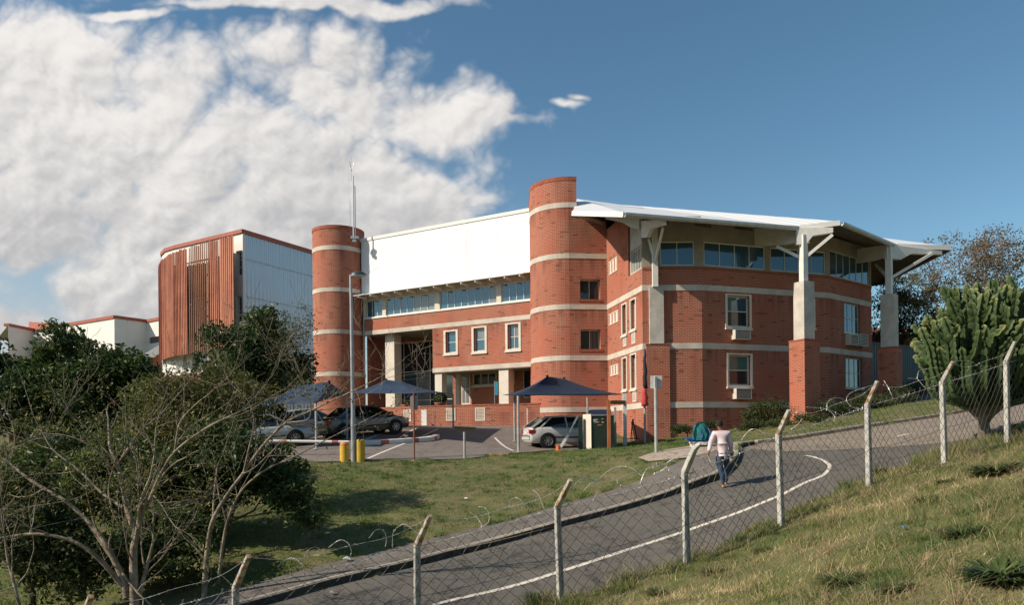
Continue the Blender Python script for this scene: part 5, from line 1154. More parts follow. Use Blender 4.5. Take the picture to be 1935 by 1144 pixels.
        g = MB(); g.obox((L-.26*k_, s*wz*.78, .62), (1, 0, 0), (0, 1, 0), (0, 0, 1), .13, .12, .07); add(g, 'headlamp', M['hl'])
        for xw in (rx_*1.0, rx_+wb_):
            y = s*(wz-.10); g = MB(); g.lathe((xw, y, .30), [(.01, -.02), (.36, -.02), (.37, .115), (.36, .118), (.30, .118)] if s > 0 else [(.01, .02), (.36, .02), (.37, -.115), (.36, -.118), (.30, -.118)], 28, 'y'); add(g, 'wheel_arch', M['black'])
            g = MB(); g.lathe((xw, y, .30), [(.01, -.1*s), (.28, -.1*s), (.30, -.07*s), (.30, .10*s), (.28, .125*s), (.205, .128*s), (.2, .11*s)], 28, 'y'); wh = add(g, 'wheel', M['tyre'], smooth=True)
            g = MB(); g.lathe((xw, y, .30), [(.205, .126*s), (.19, .10*s), (.17, .09*s)], 28, 'y'); g.lathe((xw, y, .30), [(.05, .10*s), (.05, .125*s), (.001, .13*s)], 12, 'y')
            for q in range(7): a = q*2*math.pi/7+.3; g.bar((xw+.04*math.cos(a), y+.115*s, .30+.04*math.sin(a)), (xw+.19*math.cos(a), y+.112*s, .30+.19*math.sin(a)), .045, .02, up=(0, 1, 0))
            add(g, 'rim', M['rim'], wh); g = MB(); g.lathe((xw, y, .30), [(.001, .085*s), (.2, .085*s)], 20, 'y'); add(g, 'hub_recess', M['black'], wh)
    g = MB(); g.box(-.035, .05, -wz*.78, wz*.78, .36, .50); add(g, 'bumper', M[paint]); g = MB(); g.box(-.04, .04, -wz*.8, wz*.8, .50, .54); add(g, 'bumper_strip', M['black'])
    g = MB(); g.box(-.03, .0, -.26, .26, .60, .71); add(g, 'number_plate', M['plate'])
    return t
def wp(px, py, Y): q = P(px, py, Y); return (q.x, Y)
car('white hatchback parked under the navy shade canopy beside the kiosk', 'white_car', wp(1036, 848, 33.0), R(13), 4.15, 1.70, 1.42, .12)
car('dark silver saloon parked under the blue canopy behind the lamp post', 'silver_car', wp(652, 830, 33.8), R(38), 4.4, 1.72, 1.40, .60)
car('white car half hidden behind the branches left of the dark silver saloon', 'white_car', wp(548, 838, 36.5), R(42), 4.2, 1.70, 1.42, .2)
car('pale blue car hidden in the trees at the left edge of the car park', 'lblue_car', wp(440, 868, 30.5), R(20), 4.2, 1.70, 1.45, .2)
# ------------------------------------------------------------------ person walking away up the road
def mt(name, c, c2=None, rough=.8, ns=12): return mat(name, c, rough, col2=c2, nscale=ns)
M['skin'] = mt('brown_skin', (.22, .095, .05), (.19, .08, .045), .5); M['hair'] = mt('short_dark_hair', (.018, .013, .011), None, .9); M['shirt'] = mt('pale_pink_shirt', (.70, .58, .60), (.62, .50, .53), .85, 8)
M['jeans'] = mt('dark_blue_jeans', (.028, .055, .10), (.045, .08, .14), .85, 14); M['shoe'] = mt('tan_shoe', (.42, .24, .15), None, .6); M['grey_cloth'] = mt('grey_white_cloth', (.50, .52, .52), (.20, .20, .19), .85, 18)
def skin(name, V, E, m, parent, sub=2):
    me = bpy.data.meshes.new(name); me.from_pydata([Vector(v[:3])-wloc(parent) for v in V], E, []); me.materials.append(m)
    o = bpy.data.objects.new(name, me); COL.objects.link(o); o.parent = parent
    md = o.modifiers.new('skin', 'SKIN'); md.use_smooth_shade = True; md.use_x_symmetry = False
    sk = me.skin_vertices[0].data if me.skin_vertices else None
    if sk is None:
        import bmesh
        bm = bmesh.new(); bm.from_mesh(me); bm.verts.layers.skin.verify(); bm.to_mesh(me); bm.free(); sk = me.skin_vertices[0].data
    for i, v in enumerate(V):
        r_ = v[3]; sk[i].radius = r_ if isinstance(r_, tuple) else (r_, r_); sk[i].use_root = (i == 0)
    s_ = o.modifiers.new('sub', 'SUBSURF'); s_.levels = s_.render_levels = sub; return o
PY = 18.9
def q_(px, py, dy=0): v = P(px, py, PY+dy); return (v.x, PY+dy, v.z)
ft = q_(1366, 913); gz_ = HR(ft[0], PY); per = empty('person', (ft[0], PY, gz_), 'person in pale pink shirt and dark jeans walking away up the road', 'person')
off = gz_-ft[2]
def k_(px, py, dy, r): v = q_(px, py, dy); return (v[0], v[1], v[2]+off, r)
pel = (1365, 845); BV = []; BE = []
def chain(start, pts_):
    p = start
    for a in pts_: BV.append(a); BE.append((p, len(BV)-1)); p = len(BV)-1
    return p
BV.append(k_(1365, 847, 0, (.11, .085)))
ch = chain(0, [k_(1364.5, 835, .0, (.11, .08)), k_(1363.5, 820, .02, (.13, .09)), k_(1362.5, 809, .02, (.11, .075))])
nk = chain(ch, [k_(1361, 803.5, .02, .05), k_(1360, 799.5, .04, (.062, .07)), k_(1359.2, 794, .05, (.077, .095)), k_(1359.2, 790.5, .05, (.06, .075))])
# arms
def arm(sh, el, wr, hand, spread):
    a = chain(ch, [k_(*sh, .055), k_(*el, .042), k_(*wr, .027), k_(*hand, .034)])
    hx, hy, hd = hand
    for j, (dx, ln) in enumerate(((-1.5, 5.6), (-.55, 6.6), (.45, 6.9), (1.4, 6.0))): chain(a, [k_(hx+dx, hy+2.8, hd-.01, .010), k_(hx+dx*1.1+spread*.6, hy+ln*.75, hd-.02, .009), k_(hx+dx*1.0+spread*1.5, hy+ln, hd-.04, .007)])
    chain(a, [k_(hx-spread*1.9, hy+.5, hd-.02, .011), k_(hx-spread*2.5, hy+3.0, hd-.04, .009)])
arm((1349, 809.5, .0), (1342.5, 830, .03), (1339, 846, -.10), (1338, 850.5, -.12), -.5)
arm((1376, 809.5, .0), (1380, 831, -.02), (1382.5, 848, .08), (1383.5, 852.5, .09), .5)
# legs: left leg planted, right leg swinging forward
chain(0, [k_(1358.5, 853, 0, .075), k_(1361, 876, -.02, .062), k_(1365, 890, -.03, .052), k_(1367, 905, -.02, .036), k_(1366.5, 910.5, .04, .035)])
chain(0, [k_(1372, 853, 0, .075), k_(1373.5, 876, .17, .060), k_(1373, 890, .22, .05), k_(1371.5, 902, .25, .036), k_(1371, 905.5, .31, .033)])
skin('body', BV, BE, M['skin'], per)
T = [k_(1365, 841, 0, (.185, .13)), k_(1364.5, 832, 0, (.175, .125)), k_(1363.5, 820, .02, (.195, .13)), k_(1362.6, 811, .02, (.175, .11)), k_(1361.5, 806, .02, (.09, .075)),
     k_(1350, 810, 0, (.085, .080)), k_(1342.4, 830, .03, .072), k_(1339.4, 845, -.09, .044), k_(1376.5, 810, 0, (.085, .080)), k_(1380.5, 831, -.02, .072), k_(1382.3, 847, .075, .046), k_(1365.5, 846.5, 0, (.188, .132))]
skin('shirt', T, [(0, 1), (1, 2), (2, 3), (3, 4), (3, 5), (5, 6), (6, 7), (3, 8), (8, 9), (9, 10), (0, 11)], M['shirt'], per)
T = [k_(1365, 844, 0, (.165, .118)), k_(1365, 851, 0, (.178, .13)), k_(1358.3, 859, 0, .105), k_(1361, 876, -.02, .082), k_(1365, 890, -.03, .068), k_(1367, 906, -.02, .052), k_(1372.3, 859, .02, .105), k_(1373.5, 876, .17, .071), k_(1373, 890, .22, .06), k_(1371.5, 902.5, .25, .048)]
skin('jeans', T, [(0, 1), (1, 2), (2, 3), (3, 4), (4, 5), (1, 6), (6, 7), (7, 8), (8, 9)], M['jeans'], per)
for (x, y, d) in ((1366.5, 911, .0), (1371, 905.5, .28)):
    skin('shoe', [k_(x, y-.3, d-.05, .042), k_(x, y+.1, d+.04, .042), k_(x, y+.2, d+.15, .035), k_(x, y+.1, d+.2, .02)], [(0, 1), (1, 2), (2, 3)], M['shoe'], per, 2)
c = k_(1359.2, 793.2, .045, 0); g = MB()
for i in range(8):
    a0, a1 = math.pi/2*(-.25+i/8*1.25), math.pi/2*(-.25+(i+1)/8*1.25)
    for j in range(20):
        b0, b1 = 2*math.pi*j/20, 2*math.pi*(j+1)/20
        def hp(a, b): r_ = .106; return Vector((c[0]+.088*math.cos(a)*math.cos(b), c[1]+.008+(.108*math.cos(a)*math.sin(b))-(0.0), c[2]+.005+.118*math.sin(a)+(.05 if math.sin(b) > .3 and a < .2 else 0)))
        g.face((hp(a0, b0), hp(a0, b1), hp(a1, b1), hp(a1, b0)))
g.build('hair', M['hair'], per, smooth=True, weld=True)
for s in (-1, 1): skin('ear', [(c[0]+s*.083, c[1]-.01, c[2]-.035, .012), (c[0]+s*.090, c[1]-.012, c[2]-.01, .016), (c[0]+s*.086, c[1]-.005, c[2]+.01, .012)], [(0, 1), (1, 2)], M['skin'], per, 1)
# face on the far side: nose
skin('nose', [(c[0], c[1]+.10, c[2]-.01, .010), (c[0], c[1]+.118, c[2]-.035, .014)], [(0, 1)], M['skin'], per, 1)
# cloth bag tied at the back of the hip
V = [k_(1366, 839, -.14, .035), k_(1369, 845, -.16, .06), k_(1371.5, 852, -.16, .055), k_(1374, 858, -.15, .02), k_(1375, 842, -.12, .03), k_(1379, 846, -.08, .05), k_(1379.5, 853, -.06, .02), k_(1369, 858.5, -.16, .012)]
skin('tied_cloth', V, [(0, 1), (1, 2), (2, 3), (0, 4), (4, 5), (5, 6), (2, 7)], M['grey_cloth'], per, 1)
V = [k_(1385, 853, .09, .018), k_(1385.5, 847, .10, .016)]; tag(skin('phone_pouch', V, [(0, 1)], M['dark'], per, 1))
# ------------------------------------------------------------------ teal bag on a blue mat, beyond the kerb
M['teal'] = mt('teal_cloth', (.015, .17, .155), (.01, .10, .115), .85, 9); M['bluemat'] = mt('blue_plastic_mat', (.02, .07, .26), (.03, .10, .34), .5, 5)
def G2(px, py, Y): q = P(px, py, Y); return Vector((q.x, Y, H(q.x, Y)))
b = G2(1327, 840, 24.6); zb_ = P(1327, 833, 24.6).z; t = empty('duffel_bag', (b.x, b.y, zb_), 'bulging teal cloth bag resting on a blue mat near the walker', 'bag')
g = MB(); n = 40; m = 14
for i in range(m):
    for j in range(n):
        def bp(i, j):
            a = math.pi/2*i/m; th = 2*math.pi*j/n; f_ = 1+.07*math.sin(7*th+2.2*a*3)+.03*math.sin(13*th); z = math.sin(a)*.60; r_ = max(math.cos(a), 0)**.75; return Vector((b.x+.30*r_*f_*math.cos(th)-.10*z, b.y+.26*r_*f_*math.sin(th), zb_+z))
        g.face((bp(i, j), bp(i, j+1), bp(i+1, j+1), bp(i+1, j)))
g.build('bag_body', M['teal'], t, smooth=True, weld=True)
for s in (-.12, .0, .12):
    pl = [Vector((b.x+s*(1+k*.03)+.05*math.sin(k*.5)+.03, b.y-.27+.0035*k*k, zb_+.04+.055*k)) for k in range(9)]; g = MB(); g.tube(pl, .02, 6); g.build('strap', M['bluemat'] if s else M['teal'], t, smooth=True)
g = MB(); p0 = P(1293, 828, 24.5); p1 = P(1312, 837, 24.3); p2 = P(1342, 833, 24.3); p3 = P(1346, 829, 25.2); p4 = P(1300, 826.5, 25.0)
g.prism([p0, p1, p2, p3, p4], (0, 0, -.03)); o = g.build('mat', M['bluemat']); tag(o, 'blue plastic mat lying under the teal bag', 'mat')
lg = [G2(1310, 838, 24.5), G2(1340, 838, 24.5)]; g = MB(); 
sb = empty('low_bench', (lg[0].x, 24.6, lg[0].z), 'low grey bench carrying the blue mat and teal bag', 'bench')
g = MB(); g.box(lg[0].x-.05, lg[1].x+.1, 24.3, 24.9, zb_-.10, zb_-.045); g.build('seat', M['concrete'], sb)
for q in lg: g = MB(); g.box(q.x-.03, q.x+.03, 24.35, 24.85, q.z-.1, zb_-.10); g.build('leg', M['concrete'], sb)
# ------------------------------------------------------------------ vegetation
def leafmat(name, c1, c2, c3, rough=.6, trans=.25):
    m = bpy.data.materials.new(name); m.use_nodes = True; t = m.node_tree; b = t.nodes['Principled BSDF']; out = t.nodes['Material Output']
    at = N(t, 'ShaderNodeAttribute'); at.attribute_name = 'tint'
    r = N(t, 'ShaderNodeValToRGB'); e = r.color_ramp.elements; e[0].position = 0; e[0].color = (*c1, 1); e[1].position = 1; e[1].color = (*c3, 1); k = e.new(.55); k.color = (*c2, 1)
    wire(t, at.outputs['Fac'], r.inputs[0]); wire(t, r.outputs[0], b.inputs['Base Color']); b.inputs['Roughness'].default_value = rough; b.inputs['Specular IOR Level'].default_value = .3
    tr = N(t, 'ShaderNodeBsdfTranslucent'); wire(t, r.outputs[0], tr.inputs[0]); mx = N(t, 'ShaderNodeMixShader'); mx.inputs[0].default_value = trans
    wire(t, b.outputs[0], mx.inputs[1]); wire(t, tr.outputs[0], mx.inputs[2]); wire(t, mx.outputs[0], out.inputs[0]); return m
M['lf_dark'] = leafmat('dark_green_leaves', (.02, .038, .013), (.045, .07, .02), (.12, .14, .045))
M['lf_green'] = leafmat('glossy_green_leaves', (.024, .046, .014), (.06, .10, .028), (.18, .20, .06), .45, .35)
M['lf_mid'] = leafmat('mid_green_leaves', (.03, .05, .016), (.065, .09, .025), (.15, .16, .05))
M['lf_olive'] = leafmat('olive_leaves', (.045, .06, .02), (.10, .115, .03), (.26, .22, .06))
M['lf_rust'] = leafmat('rusty_olive_leaves', (.07, .072, .035), (.16, .13, .07), (.30, .17, .10))
M['lf_hedge'] = leafmat('hedge_leaves', (.02, .035, .012), (.05, .07, .02), (.13, .14, .045))
M['bark'] = mat('grey_brown_bark', (.20, .165, .125), .9, col2=(.11, .085, .06), nscale=6, bump=.8, bscale=25)
M['bark2'] = mat('pale_twig_bark', (.33, .28, .21), .9, col2=(.16, .13, .095), nscale=5, bump=.6, bscale=25)
M['barkd'] = mat('dark_bark', (.09, .075, .055), .9, col2=(.05, .04, .03), nscale=6, bump=.5, bscale=25)
def ell(g, n, px, py, Y, rx, ry, rd, hollow=.35):
    """points in an egg of the given photo half sizes at distance Y"""
    d = g.normal(size=(n, 3)); d /= np.linalg.norm(d, axis=1)[:, None]; r = (hollow**3+(1-hollow**3)*g.random((n, 1)))**(1/3); d = d*r
    c = np.array(P(px, py, Y)); k = Y/F; return c+d*np.array([rx*k, rd, ry*k])
def vol_noise(p, s, seed):
    q = p*s+seed*7.3; return np.sin(q[:, 0]*1.7+np.sin(q[:, 1]*2.1+q[:, 2]))+np.sin(q[:, 1]*1.9+np.sin(q[:, 2]*2.3+q[:, 0]))+np.sin(q[:, 2]*2.2+np.sin(q[:, 0]*1.3))
def tube_var(paths, n=5):
    V = []; Fc = []; b0 = 0; ang = np.arange(n)*2*np.pi/n
    for p, r in paths:
        p = np.asarray(p, float); r = np.asarray(r, float); d = np.gradient(p, axis=0); d /= np.maximum(np.linalg.norm(d, axis=1)[:, None], 1e-9)
        ref = np.array([.3, .9, .1]) if abs(d[0][2]) > .5 else np.array([0., 0, 1]); u = np.cross(d, ref); u /= np.maximum(np.linalg.norm(u, axis=1)[:, None], 1e-9); w = np.cross(d, u)
        ring = p[:, None]+(u[:, None]*np.cos(ang)[None, :, None]+w[:, None]*np.sin(ang)[None, :, None])*r[:, None, None]; m = len(p)
        V.append(ring.reshape(-1, 3)); i, k = np.meshgrid(np.arange(m-1), np.arange(n), indexing='ij'); k2 = (k+1) % n
        Fc.append(np.stack([b0+i*n+k, b0+i*n+k2, b0+(i+1)*n+k2, b0+(i+1)*n+k], -1).reshape(-1, 4)); b0 += m*n
    return np.concatenate(V), np.concatenate(Fc)
def skeleton(g, root, fork, cl, r_leaf=.006, r_max=.2, jit=.12):
    """limbs from a fork point to every clump, joined where they run together; thickness adds up towards the trunk"""
    nodes = [np.array(root, float), np.array(fork, float)]; par = [-1, 0]; order = np.argsort(np.linalg.norm(cl-nodes[1], axis=1)); dist = [0, 0]
    for c in cl[order]:
        A_ = np.array(nodes[1:]); dd = np.linalg.norm(A_-c, axis=1); cost = dd+.45*np.array(dist[1:]); j = int(np.argmin(cost))+1
        a = nodes[j]; L = dd[j-1]; k = max(1, int(L/.45)); prev = j
        for i in range(1, k+1):
            t = i/k; q = a*(1-t)+c*t+(g.normal(size=3)*jit*min(L, 1)*.5*math.sin(math.pi*t) if i < k else 0)+np.array([0, 0, .10*L*math.sin(math.pi*t)*.5])
            nodes.append(q); par.append(prev); dist.append(dist[prev]+L/k); prev = len(nodes)-1
    n = len(nodes); w = np.zeros(n); kids = [[] for _ in range(n)]
    for i in range(n-1, 0, -1): kids[par[i]].append(i)
    for i in range(n-1, -1, -1): w[i] = 1 if not kids[i] else sum(w[k] for k in kids[i])
    rad = np.minimum(r_leaf*w**.52, r_max); paths = []
    for i in range(n):
        for k in kids[i]:
            # start a limb here unless it goes straight on from the thickest child chain
            if i != 0 and k == max(kids[i], key=lambda q: w[q]) and par[i] >= 0: continue
            ch = [i, k]
            while kids[ch[-1]]: ch.append(max(kids[ch[-1]], key=lambda q: w[q]))
            rr_ = rad[ch].copy(); rr_[0] = min(rr_[0], rr_[1]*1.25) if i != 0 else rr_[0]*1.25; paths.append((np.array([nodes[q] for q in ch]), rr_))
    return paths
def ball(g, n):
    d = g.normal(size=(n, 3)); d /= np.linalg.norm(d, axis=1)[:, None]; return d*g.random((n, 1))**.4
def tree(name, label, cat, root, fork, eggs, ncl, nleaf, lsize, spread, lm, bark, seed, group=None, r_leaf=.006, r_max=.2, gap=.0, twig=0, leafname='crown', narrow=.55):
    g = np.random.default_rng(seed); cl = []
    tot = sum(e[3]*e[4]*e[5] for e in eggs)
    for e in eggs: cl.append(ell(g, max(2, int(ncl*e[3]*e[4]*e[5]/tot)), *e))
    cl = np.concatenate(cl); 
    if gap: cl = cl[vol_noise(cl, 1.1, seed) > -gap]
    cl[:, 2] = np.maximum(cl[:, 2], Hn(cl[:, 0], cl[:, 1])+.15)
    t = empty(name, root, label, cat, group)
    sk_ = skeleton(g, root, fork, cl, r_leaf, r_max)
    if nleaf:
        k = g.integers(.45*nleaf, 1.55*nleaf, len(cl)); idx = np.repeat(np.arange(len(cl)), k); off_ = ball(g, len(idx))*spread*1.75*np.array([1, 1, .7])*(.6+.8*g.random(len(cl)))[idx][:, None]
        p = cl[idx]+off_; p[:, 2] = np.maximum(p[:, 2], Hn(p[:, 0], p[:, 1])+.03); n_ = len(p)
        up = off_/np.maximum(np.linalg.norm(off_, axis=1)[:, None], 1e-6)
        o = leaves(leafname, p, lsize, M[lm], t, g, up=up, narrow=narrow)
        ct = .5+.32*np.clip(vol_noise(cl, .8, seed+3)/2, -1, 1); tint = np.clip(ct[idx]+g.normal(size=n_)*.17, 0, 1)
        o.data.attributes['tint'].data.foreach_set('value', np.repeat(tint, 4).astype(np.float32))
    if twig:
        tw_ = []
        for c in cl:
            for _ in range(twig):
                d = g.normal(size=3); d[2] = abs(d[2])*.8+.1; d /= np.linalg.norm(d); L = g.uniform(.25, .8)*spread*2.2; s = np.linspace(0, 1, 5)[:, None]; bend = g.normal(size=3)*.18*L
                tw_.append((c+d*L*s+bend*s*s, np.linspace(.0055, .0022, 5)*(r_leaf/.006)))
        sk_ = sk_+tw_
    V, Fc = tube_var(sk_, 5); npmesh('trunk', V, Fc, M[bark], t, smooth=True)
    return t
def gr(px, Y): q = P(px, 900, Y); return (q.x, Y, H(q.x, Y))
def up_(px, py, Y): return tuple(P(px, py, Y))
# dark leafy trees on the left and in front of the metal building
tree('leafy_tree', 'dark green leafy tree at the far left below the long white building', 'tree', gr(70, 25), up_(75, 850, 25), [(50, 745, 25, 95, 95, 2.2), (130, 725, 24.5, 80, 80, 2.0), (110, 850, 23, 120, 60, 2), (260, 850, 22, 80, 50, 1.6), (30, 700, 25, 50, 50, 1.5), (150, 820, 24, 90, 60, 2)], 420, 85, .17, .27, 'lf_green', 'barkd', 21, 'leafy trees below the car park', gap=1.1)
tree('leafy_tree', 'leafy tree with loose sprays in front of the white wall downpipe', 'tree', gr(235, 23), up_(240, 860, 23), [(205, 730, 23.5, 62, 75, 1.6), (255, 770, 23, 75, 62, 1.8), (195, 655, 23.5, 32, 26, .8), (120, 640, 24, 46, 22, 1), (245, 705, 23, 40, 40, 1)], 230, 80, .16, .25, 'lf_green', 'barkd', 22, 'leafy trees below the car park', gap=.9)
tree('leafy_tree', 'round dark tree in front of the silver corrugated wall', 'tree', gr(470, 40), up_(475, 780, 40), [(450, 680, 40, 68, 62, 2.2), (485, 622, 40, 42, 42, 1.6), (520, 700, 40, 60, 60, 2), (420, 640, 40, 26, 20, 1)], 230, 85, .24, .40, 'lf_green', 'barkd', 23, gap=1.2)
tree('leafy_tree', 'thin olive tree with bare tips between the dark tree and the left round tower', 'tree', gr(555, 39), up_(555, 760, 39), [(545, 640, 39, 45, 55, 1.6), (570, 610, 39, 22, 36, 1.2), (540, 700, 39, 40, 40, 1.2)], 150, 24, .10, .34, 'lf_olive', 'bark2', 24, gap=.8, twig=2)
tree('feathery_tree', 'yellowish feathery tree below the louvre building', 'tree', gr(395, 19.5), up_(400, 850, 19.5), [(380, 735, 19.5, 90, 42, 1.4), (440, 750, 19.5, 80, 42, 1.4), (320, 760, 19.5, 60, 45, 1.2), (370, 800, 19.2, 120, 40, 1.4), (300, 830, 19.0, 90, 40, 1.4)], 430, 52, .085, .20, 'lf_olive', 'barkd', 25, gap=1.2, twig=1, narrow=.4)
tree('leafy_tree', 'dense leafy tree under the bare branches, its dark sprays over the lawn', 'tree', gr(415, 16.2), up_(430, 990, 16.2), [(450, 880, 16.2, 95, 65, 1.0), (540, 880, 16.6, 50, 34, .8), (515, 965, 16.1, 75, 42, .9), (430, 975, 16.3, 80, 46, .9), (560, 925, 16.2, 44, 20, .6), (400, 850, 16.6, 60, 60, 1.0), (575, 985, 16, 38, 18, .5)], 330, 62, .115, .17, 'lf_green', 'barkd', 26, 'leafy trees by the pavement', gap=.75)
tree('leafy_tree', 'dark leafy tree low behind the big bare tree', 'tree', gr(250, 17.5), up_(250, 960, 17.5), [(250, 890, 17.5, 110, 70, 1.4), (400, 900, 17.8, 70, 60, 1.2), (330, 930, 17, 80, 70, 1.2), (170, 940, 17, 90, 70, 1.3), (90, 900, 17.5, 90, 60, 1.3)], 400, 66, .13, .21, 'lf_green', 'barkd', 27, 'leafy trees by the pavement', gap=1.1)
tree('leafy_shrub', 'brownish green shrub filling the bottom left corner', 'shrub', gr(60, 13), up_(60, 1100, 13), [(50, 1010, 13, 90, 60, 1.0), (150, 1040, 13.2, 90, 55, 1.0), (30, 930, 13.5, 60, 50, 1), (80, 1100, 12.6, 110, 50, .9)], 230, 55, .10, .17, 'lf_mid', 'barkd', 28, 'shrubs under the bare tree', gap=1.0, twig=2)
tree('leafy_shrub', 'dark shrub right of the bare tree trunk', 'shrub', gr(320, 14.5), up_(320, 1080, 14.5), [(300, 1010, 14.6, 80, 50, .9), (350, 1060, 14.4, 50, 40, .6), (240, 1060, 14.2, 60, 50, .8)], 140, 55, .10, .16, 'lf_green', 'barkd', 29, 'shrubs under the bare tree', gap=.7, twig=1)
tree('leafy_tree', 'dark tree behind the parked cars at the left end of the car park', 'tree', gr(330, 33), up_(330, 840, 33), [(330, 800, 33, 75, 50, 2), (420, 790, 32, 60, 40, 1.6), (440, 760, 33, 45, 30, 1.4), (500, 790, 33.5, 35, 26, 1.2)], 230, 65, .20, .32, 'lf_green', 'barkd', 30, gap=1.2)
# trees right
tree('flowering_tree', 'wide sparse tree with rusty orange tips behind the cactus', 'tree', gr(1830, 52), up_(1825, 640, 52), [(1815, 505, 52, 120, 58, 3.5), (1900, 485, 52, 80, 60, 3.2), (1760, 560, 51, 60, 50, 2.5), (1880, 590, 51, 90, 50, 3)], 520, 30, .15, .42, 'lf_rust', 'bark', 31, gap=1.1, r_leaf=.013, twig=2)
tree('leafy_tree', 'dark green tree showing between the building and the far column', 'tree', gr(1700, 53), up_(1700, 680, 53), [(1680, 590, 53, 38, 75, 2), (1730, 580, 53.5, 50, 60, 2), (1715, 630, 52.5, 60, 30, 2), (1790, 630, 53, 60, 40, 2), (1900, 680, 52, 90, 60, 2)], 420, 55, .15, .36, 'lf_mid', 'barkd', 32, gap=1.2, r_leaf=.01)
# ---- big bare tree, main limbs drawn by hand, the rest grown
RK = .58
def bare(name, label, limbs, Y0, seed, nsub, leaf=None, lmat='lf_olive', nleaf=0, group=None, bark='bark2'):
    g = np.random.default_rng(seed); t = empty(name, tuple(P(limbs[0][0][0], limbs[0][0][1], Y0)), label, 'tree', group); paths = []; tips = []
    def grow(p, d, L, r, dep):
        k = max(4, int(L/.14)); pts_ = [p.copy()]; rs = [r]; q = p.copy(); d = d/np.linalg.norm(d); st = L/k
        for i in range(k):
            d = d+g.normal(size=3)*.13+np.array([0, 0, .035]); d /= np.linalg.norm(d); q = q+d*st; pts_.append(q.copy()); rs.append(max(r*(1-.8*(i+1)/k), .0026))
            if dep > 0 and i > 0 and g.random() < .52:
                dd = d+g.normal(size=3)*.62; grow(q.copy(), dd, L*g.uniform(.35, .62), rs[-1]*.66, dep-1)
        paths.append((np.array(pts_), np.array(rs))); tips.append(q)
    for lb in limbs:
        pl = smooth2([tuple(P(x, y, Y0+dy))+(r*RK,) for x, y, dy, r in lb], 5); pl = np.array(pl); paths.append((pl[:, :3], pl[:, 3]))
        n = len(pl)
        for i in range(max(3, n//4), n):
            if g.random() < nsub:
                d = pl[i, :3]-pl[i-1, :3]; d = d/np.linalg.norm(d)+g.normal(size=3)*.55; grow(pl[i, :3].copy(), d, g.uniform(.7, 1.7), min(pl[i, 3]*.5, .016), 2)
        d = pl[-1, :3]-pl[-2, :3]; grow(pl[-1, :3].copy(), d, 1.2, pl[-1, 3], 2)
    V, Fc = tube_var(paths, 6); npmesh('trunk', V, Fc, M[bark], t, smooth=True)
    if nleaf:
        tp_ = np.array(tips); pz_ = HY-F*tp_[:, 2]/tp_[:, 1]; tp_ = tp_[pz_ > 712]; idx = np.repeat(np.arange(len(tp_)), nleaf); p = tp_[idx]+g.normal(size=(len(idx), 3))*.10; leaves('crown', p, leaf, M[lmat], t, g, narrow=.35)
    return t
bare('bare_tree', 'large mostly bare tree with pale crooked limbs at the lower left',
 [[(255, 1230, 0, .13), (254, 1140, 0, .12), (252, 1050, 0, .10), (255, 1010, .0, .085), (240, 960, .1, .07), (228, 900, .2, .055), (222, 880, .2, .05), (218, 895, .2, .05)][:7],
  [(222, 880, .2, .045), (235, 860, .2, .04), (262, 820, .3, .03), (290, 795, .4, .02)], [(253, 1040, 0, .08), (262, 990, -.1, .06), (266, 950, -.2, .045), (285, 900, -.2, .035), (275, 945, -.2, .03)][:4],
  [(283, 945, -.2, .05), (300, 905, -.3, .045), (330, 855, -.4, .035), (390, 810, -.5, .028), (450, 780, -.5, .018), (490, 762, -.5, .012)],
  [(262, 1000, -.1, .05), (275, 950, -.15, .045), (290, 930, -.2, .04)],
  [(240, 1130, 0, .10), (232, 1095, .0, .085), (200, 1030, .0, .07), (165, 985, .1, .06), (120, 945, .1, .05), (60, 910, .2, .04), (10, 870, .3, .03), (-30, 850, .3, .02)],
  [(165, 985, .1, .045), (200, 1040, .1, .04), (228, 1080, .0, .04)], [(232, 1110, 0, .07), (190, 1060, -.2, .06), (140, 1025, -.3, .05), (70, 1010, -.4, .04), (0, 1018, -.4, .03)],
  [(232, 960, .1, .04), (190, 930, .3, .035), (150, 890, .4, .028), (100, 850, .5, .02), (70, 800, .6, .012)], [(218, 895, .2, .035), (180, 850, .1, .026), (130, 825, 0, .018), (85, 820, 0, .012)],
  [(330, 855, -.4, .03), (340, 800, -.4, .024), (370, 765, -.4, .018), (395, 745, -.5, .012)], [(262, 1130, 0, .07), (275, 1080, .1, .05), (290, 1020, .2, .03), (283, 1000, .2, .02)]], 11.5, 41, .27, .06, 'lf_olive', 10)
bare('leaning_tree', 'leaning pale tree whose long limbs reach across the lamp post',
 [[(385, 1140, 0, .10), (388, 1090, 0, .095), (392, 1040, .0, .085), (402, 985, 0, .075), (430, 935, .1, .065), (460, 895, .1, .058), (495, 845, .1, .05), (540, 800, .0, .042), (585, 778, 0, .032), (640, 752, -.1, .022), (690, 728, -.2, .014), (720, 712, -.2, .008)],
  [(412, 1105, .3, .06), (420, 1040, .3, .052), (430, 985, .3, .045), (455, 930, .3, .036), (500, 890, .2, .03), (560, 862, .1, .024), (620, 830, .1, .018), (680, 800, .0, .012), (720, 780, 0, .007)],
  [(460, 895, .1, .04), (470, 850, .0, .032), (480, 800, -.1, .024), (470, 760, -.2, .016), (440, 730, -.2, .010)], [(540, 800, .0, .028), (585, 790, -.2, .02), (580, 740, -.3, .014), (560, 705, -.3, .009)],
  [(402, 985, 0, .04), (405, 930, .2, .03), (412, 880, .3, .022), (425, 850, .3, .014)], [(585, 778, 0, .018), (640, 770, .1, .013), (700, 742, .2, .009), (735, 715, .2, .006)]], 14.0, 42, .22, .06, 'lf_olive', 4)
bare('bare_sapling', 'small bare sapling in the bottom left corner', [[(40, 1160, 0, .04), (28, 1110, 0, .035), (15, 1060, .1, .028), (8, 1010, .1, .018)], [(28, 1110, 0, .025), (50, 1085, .1, .018), (58, 1060, .1, .01)]], 10.4, 43, .3)
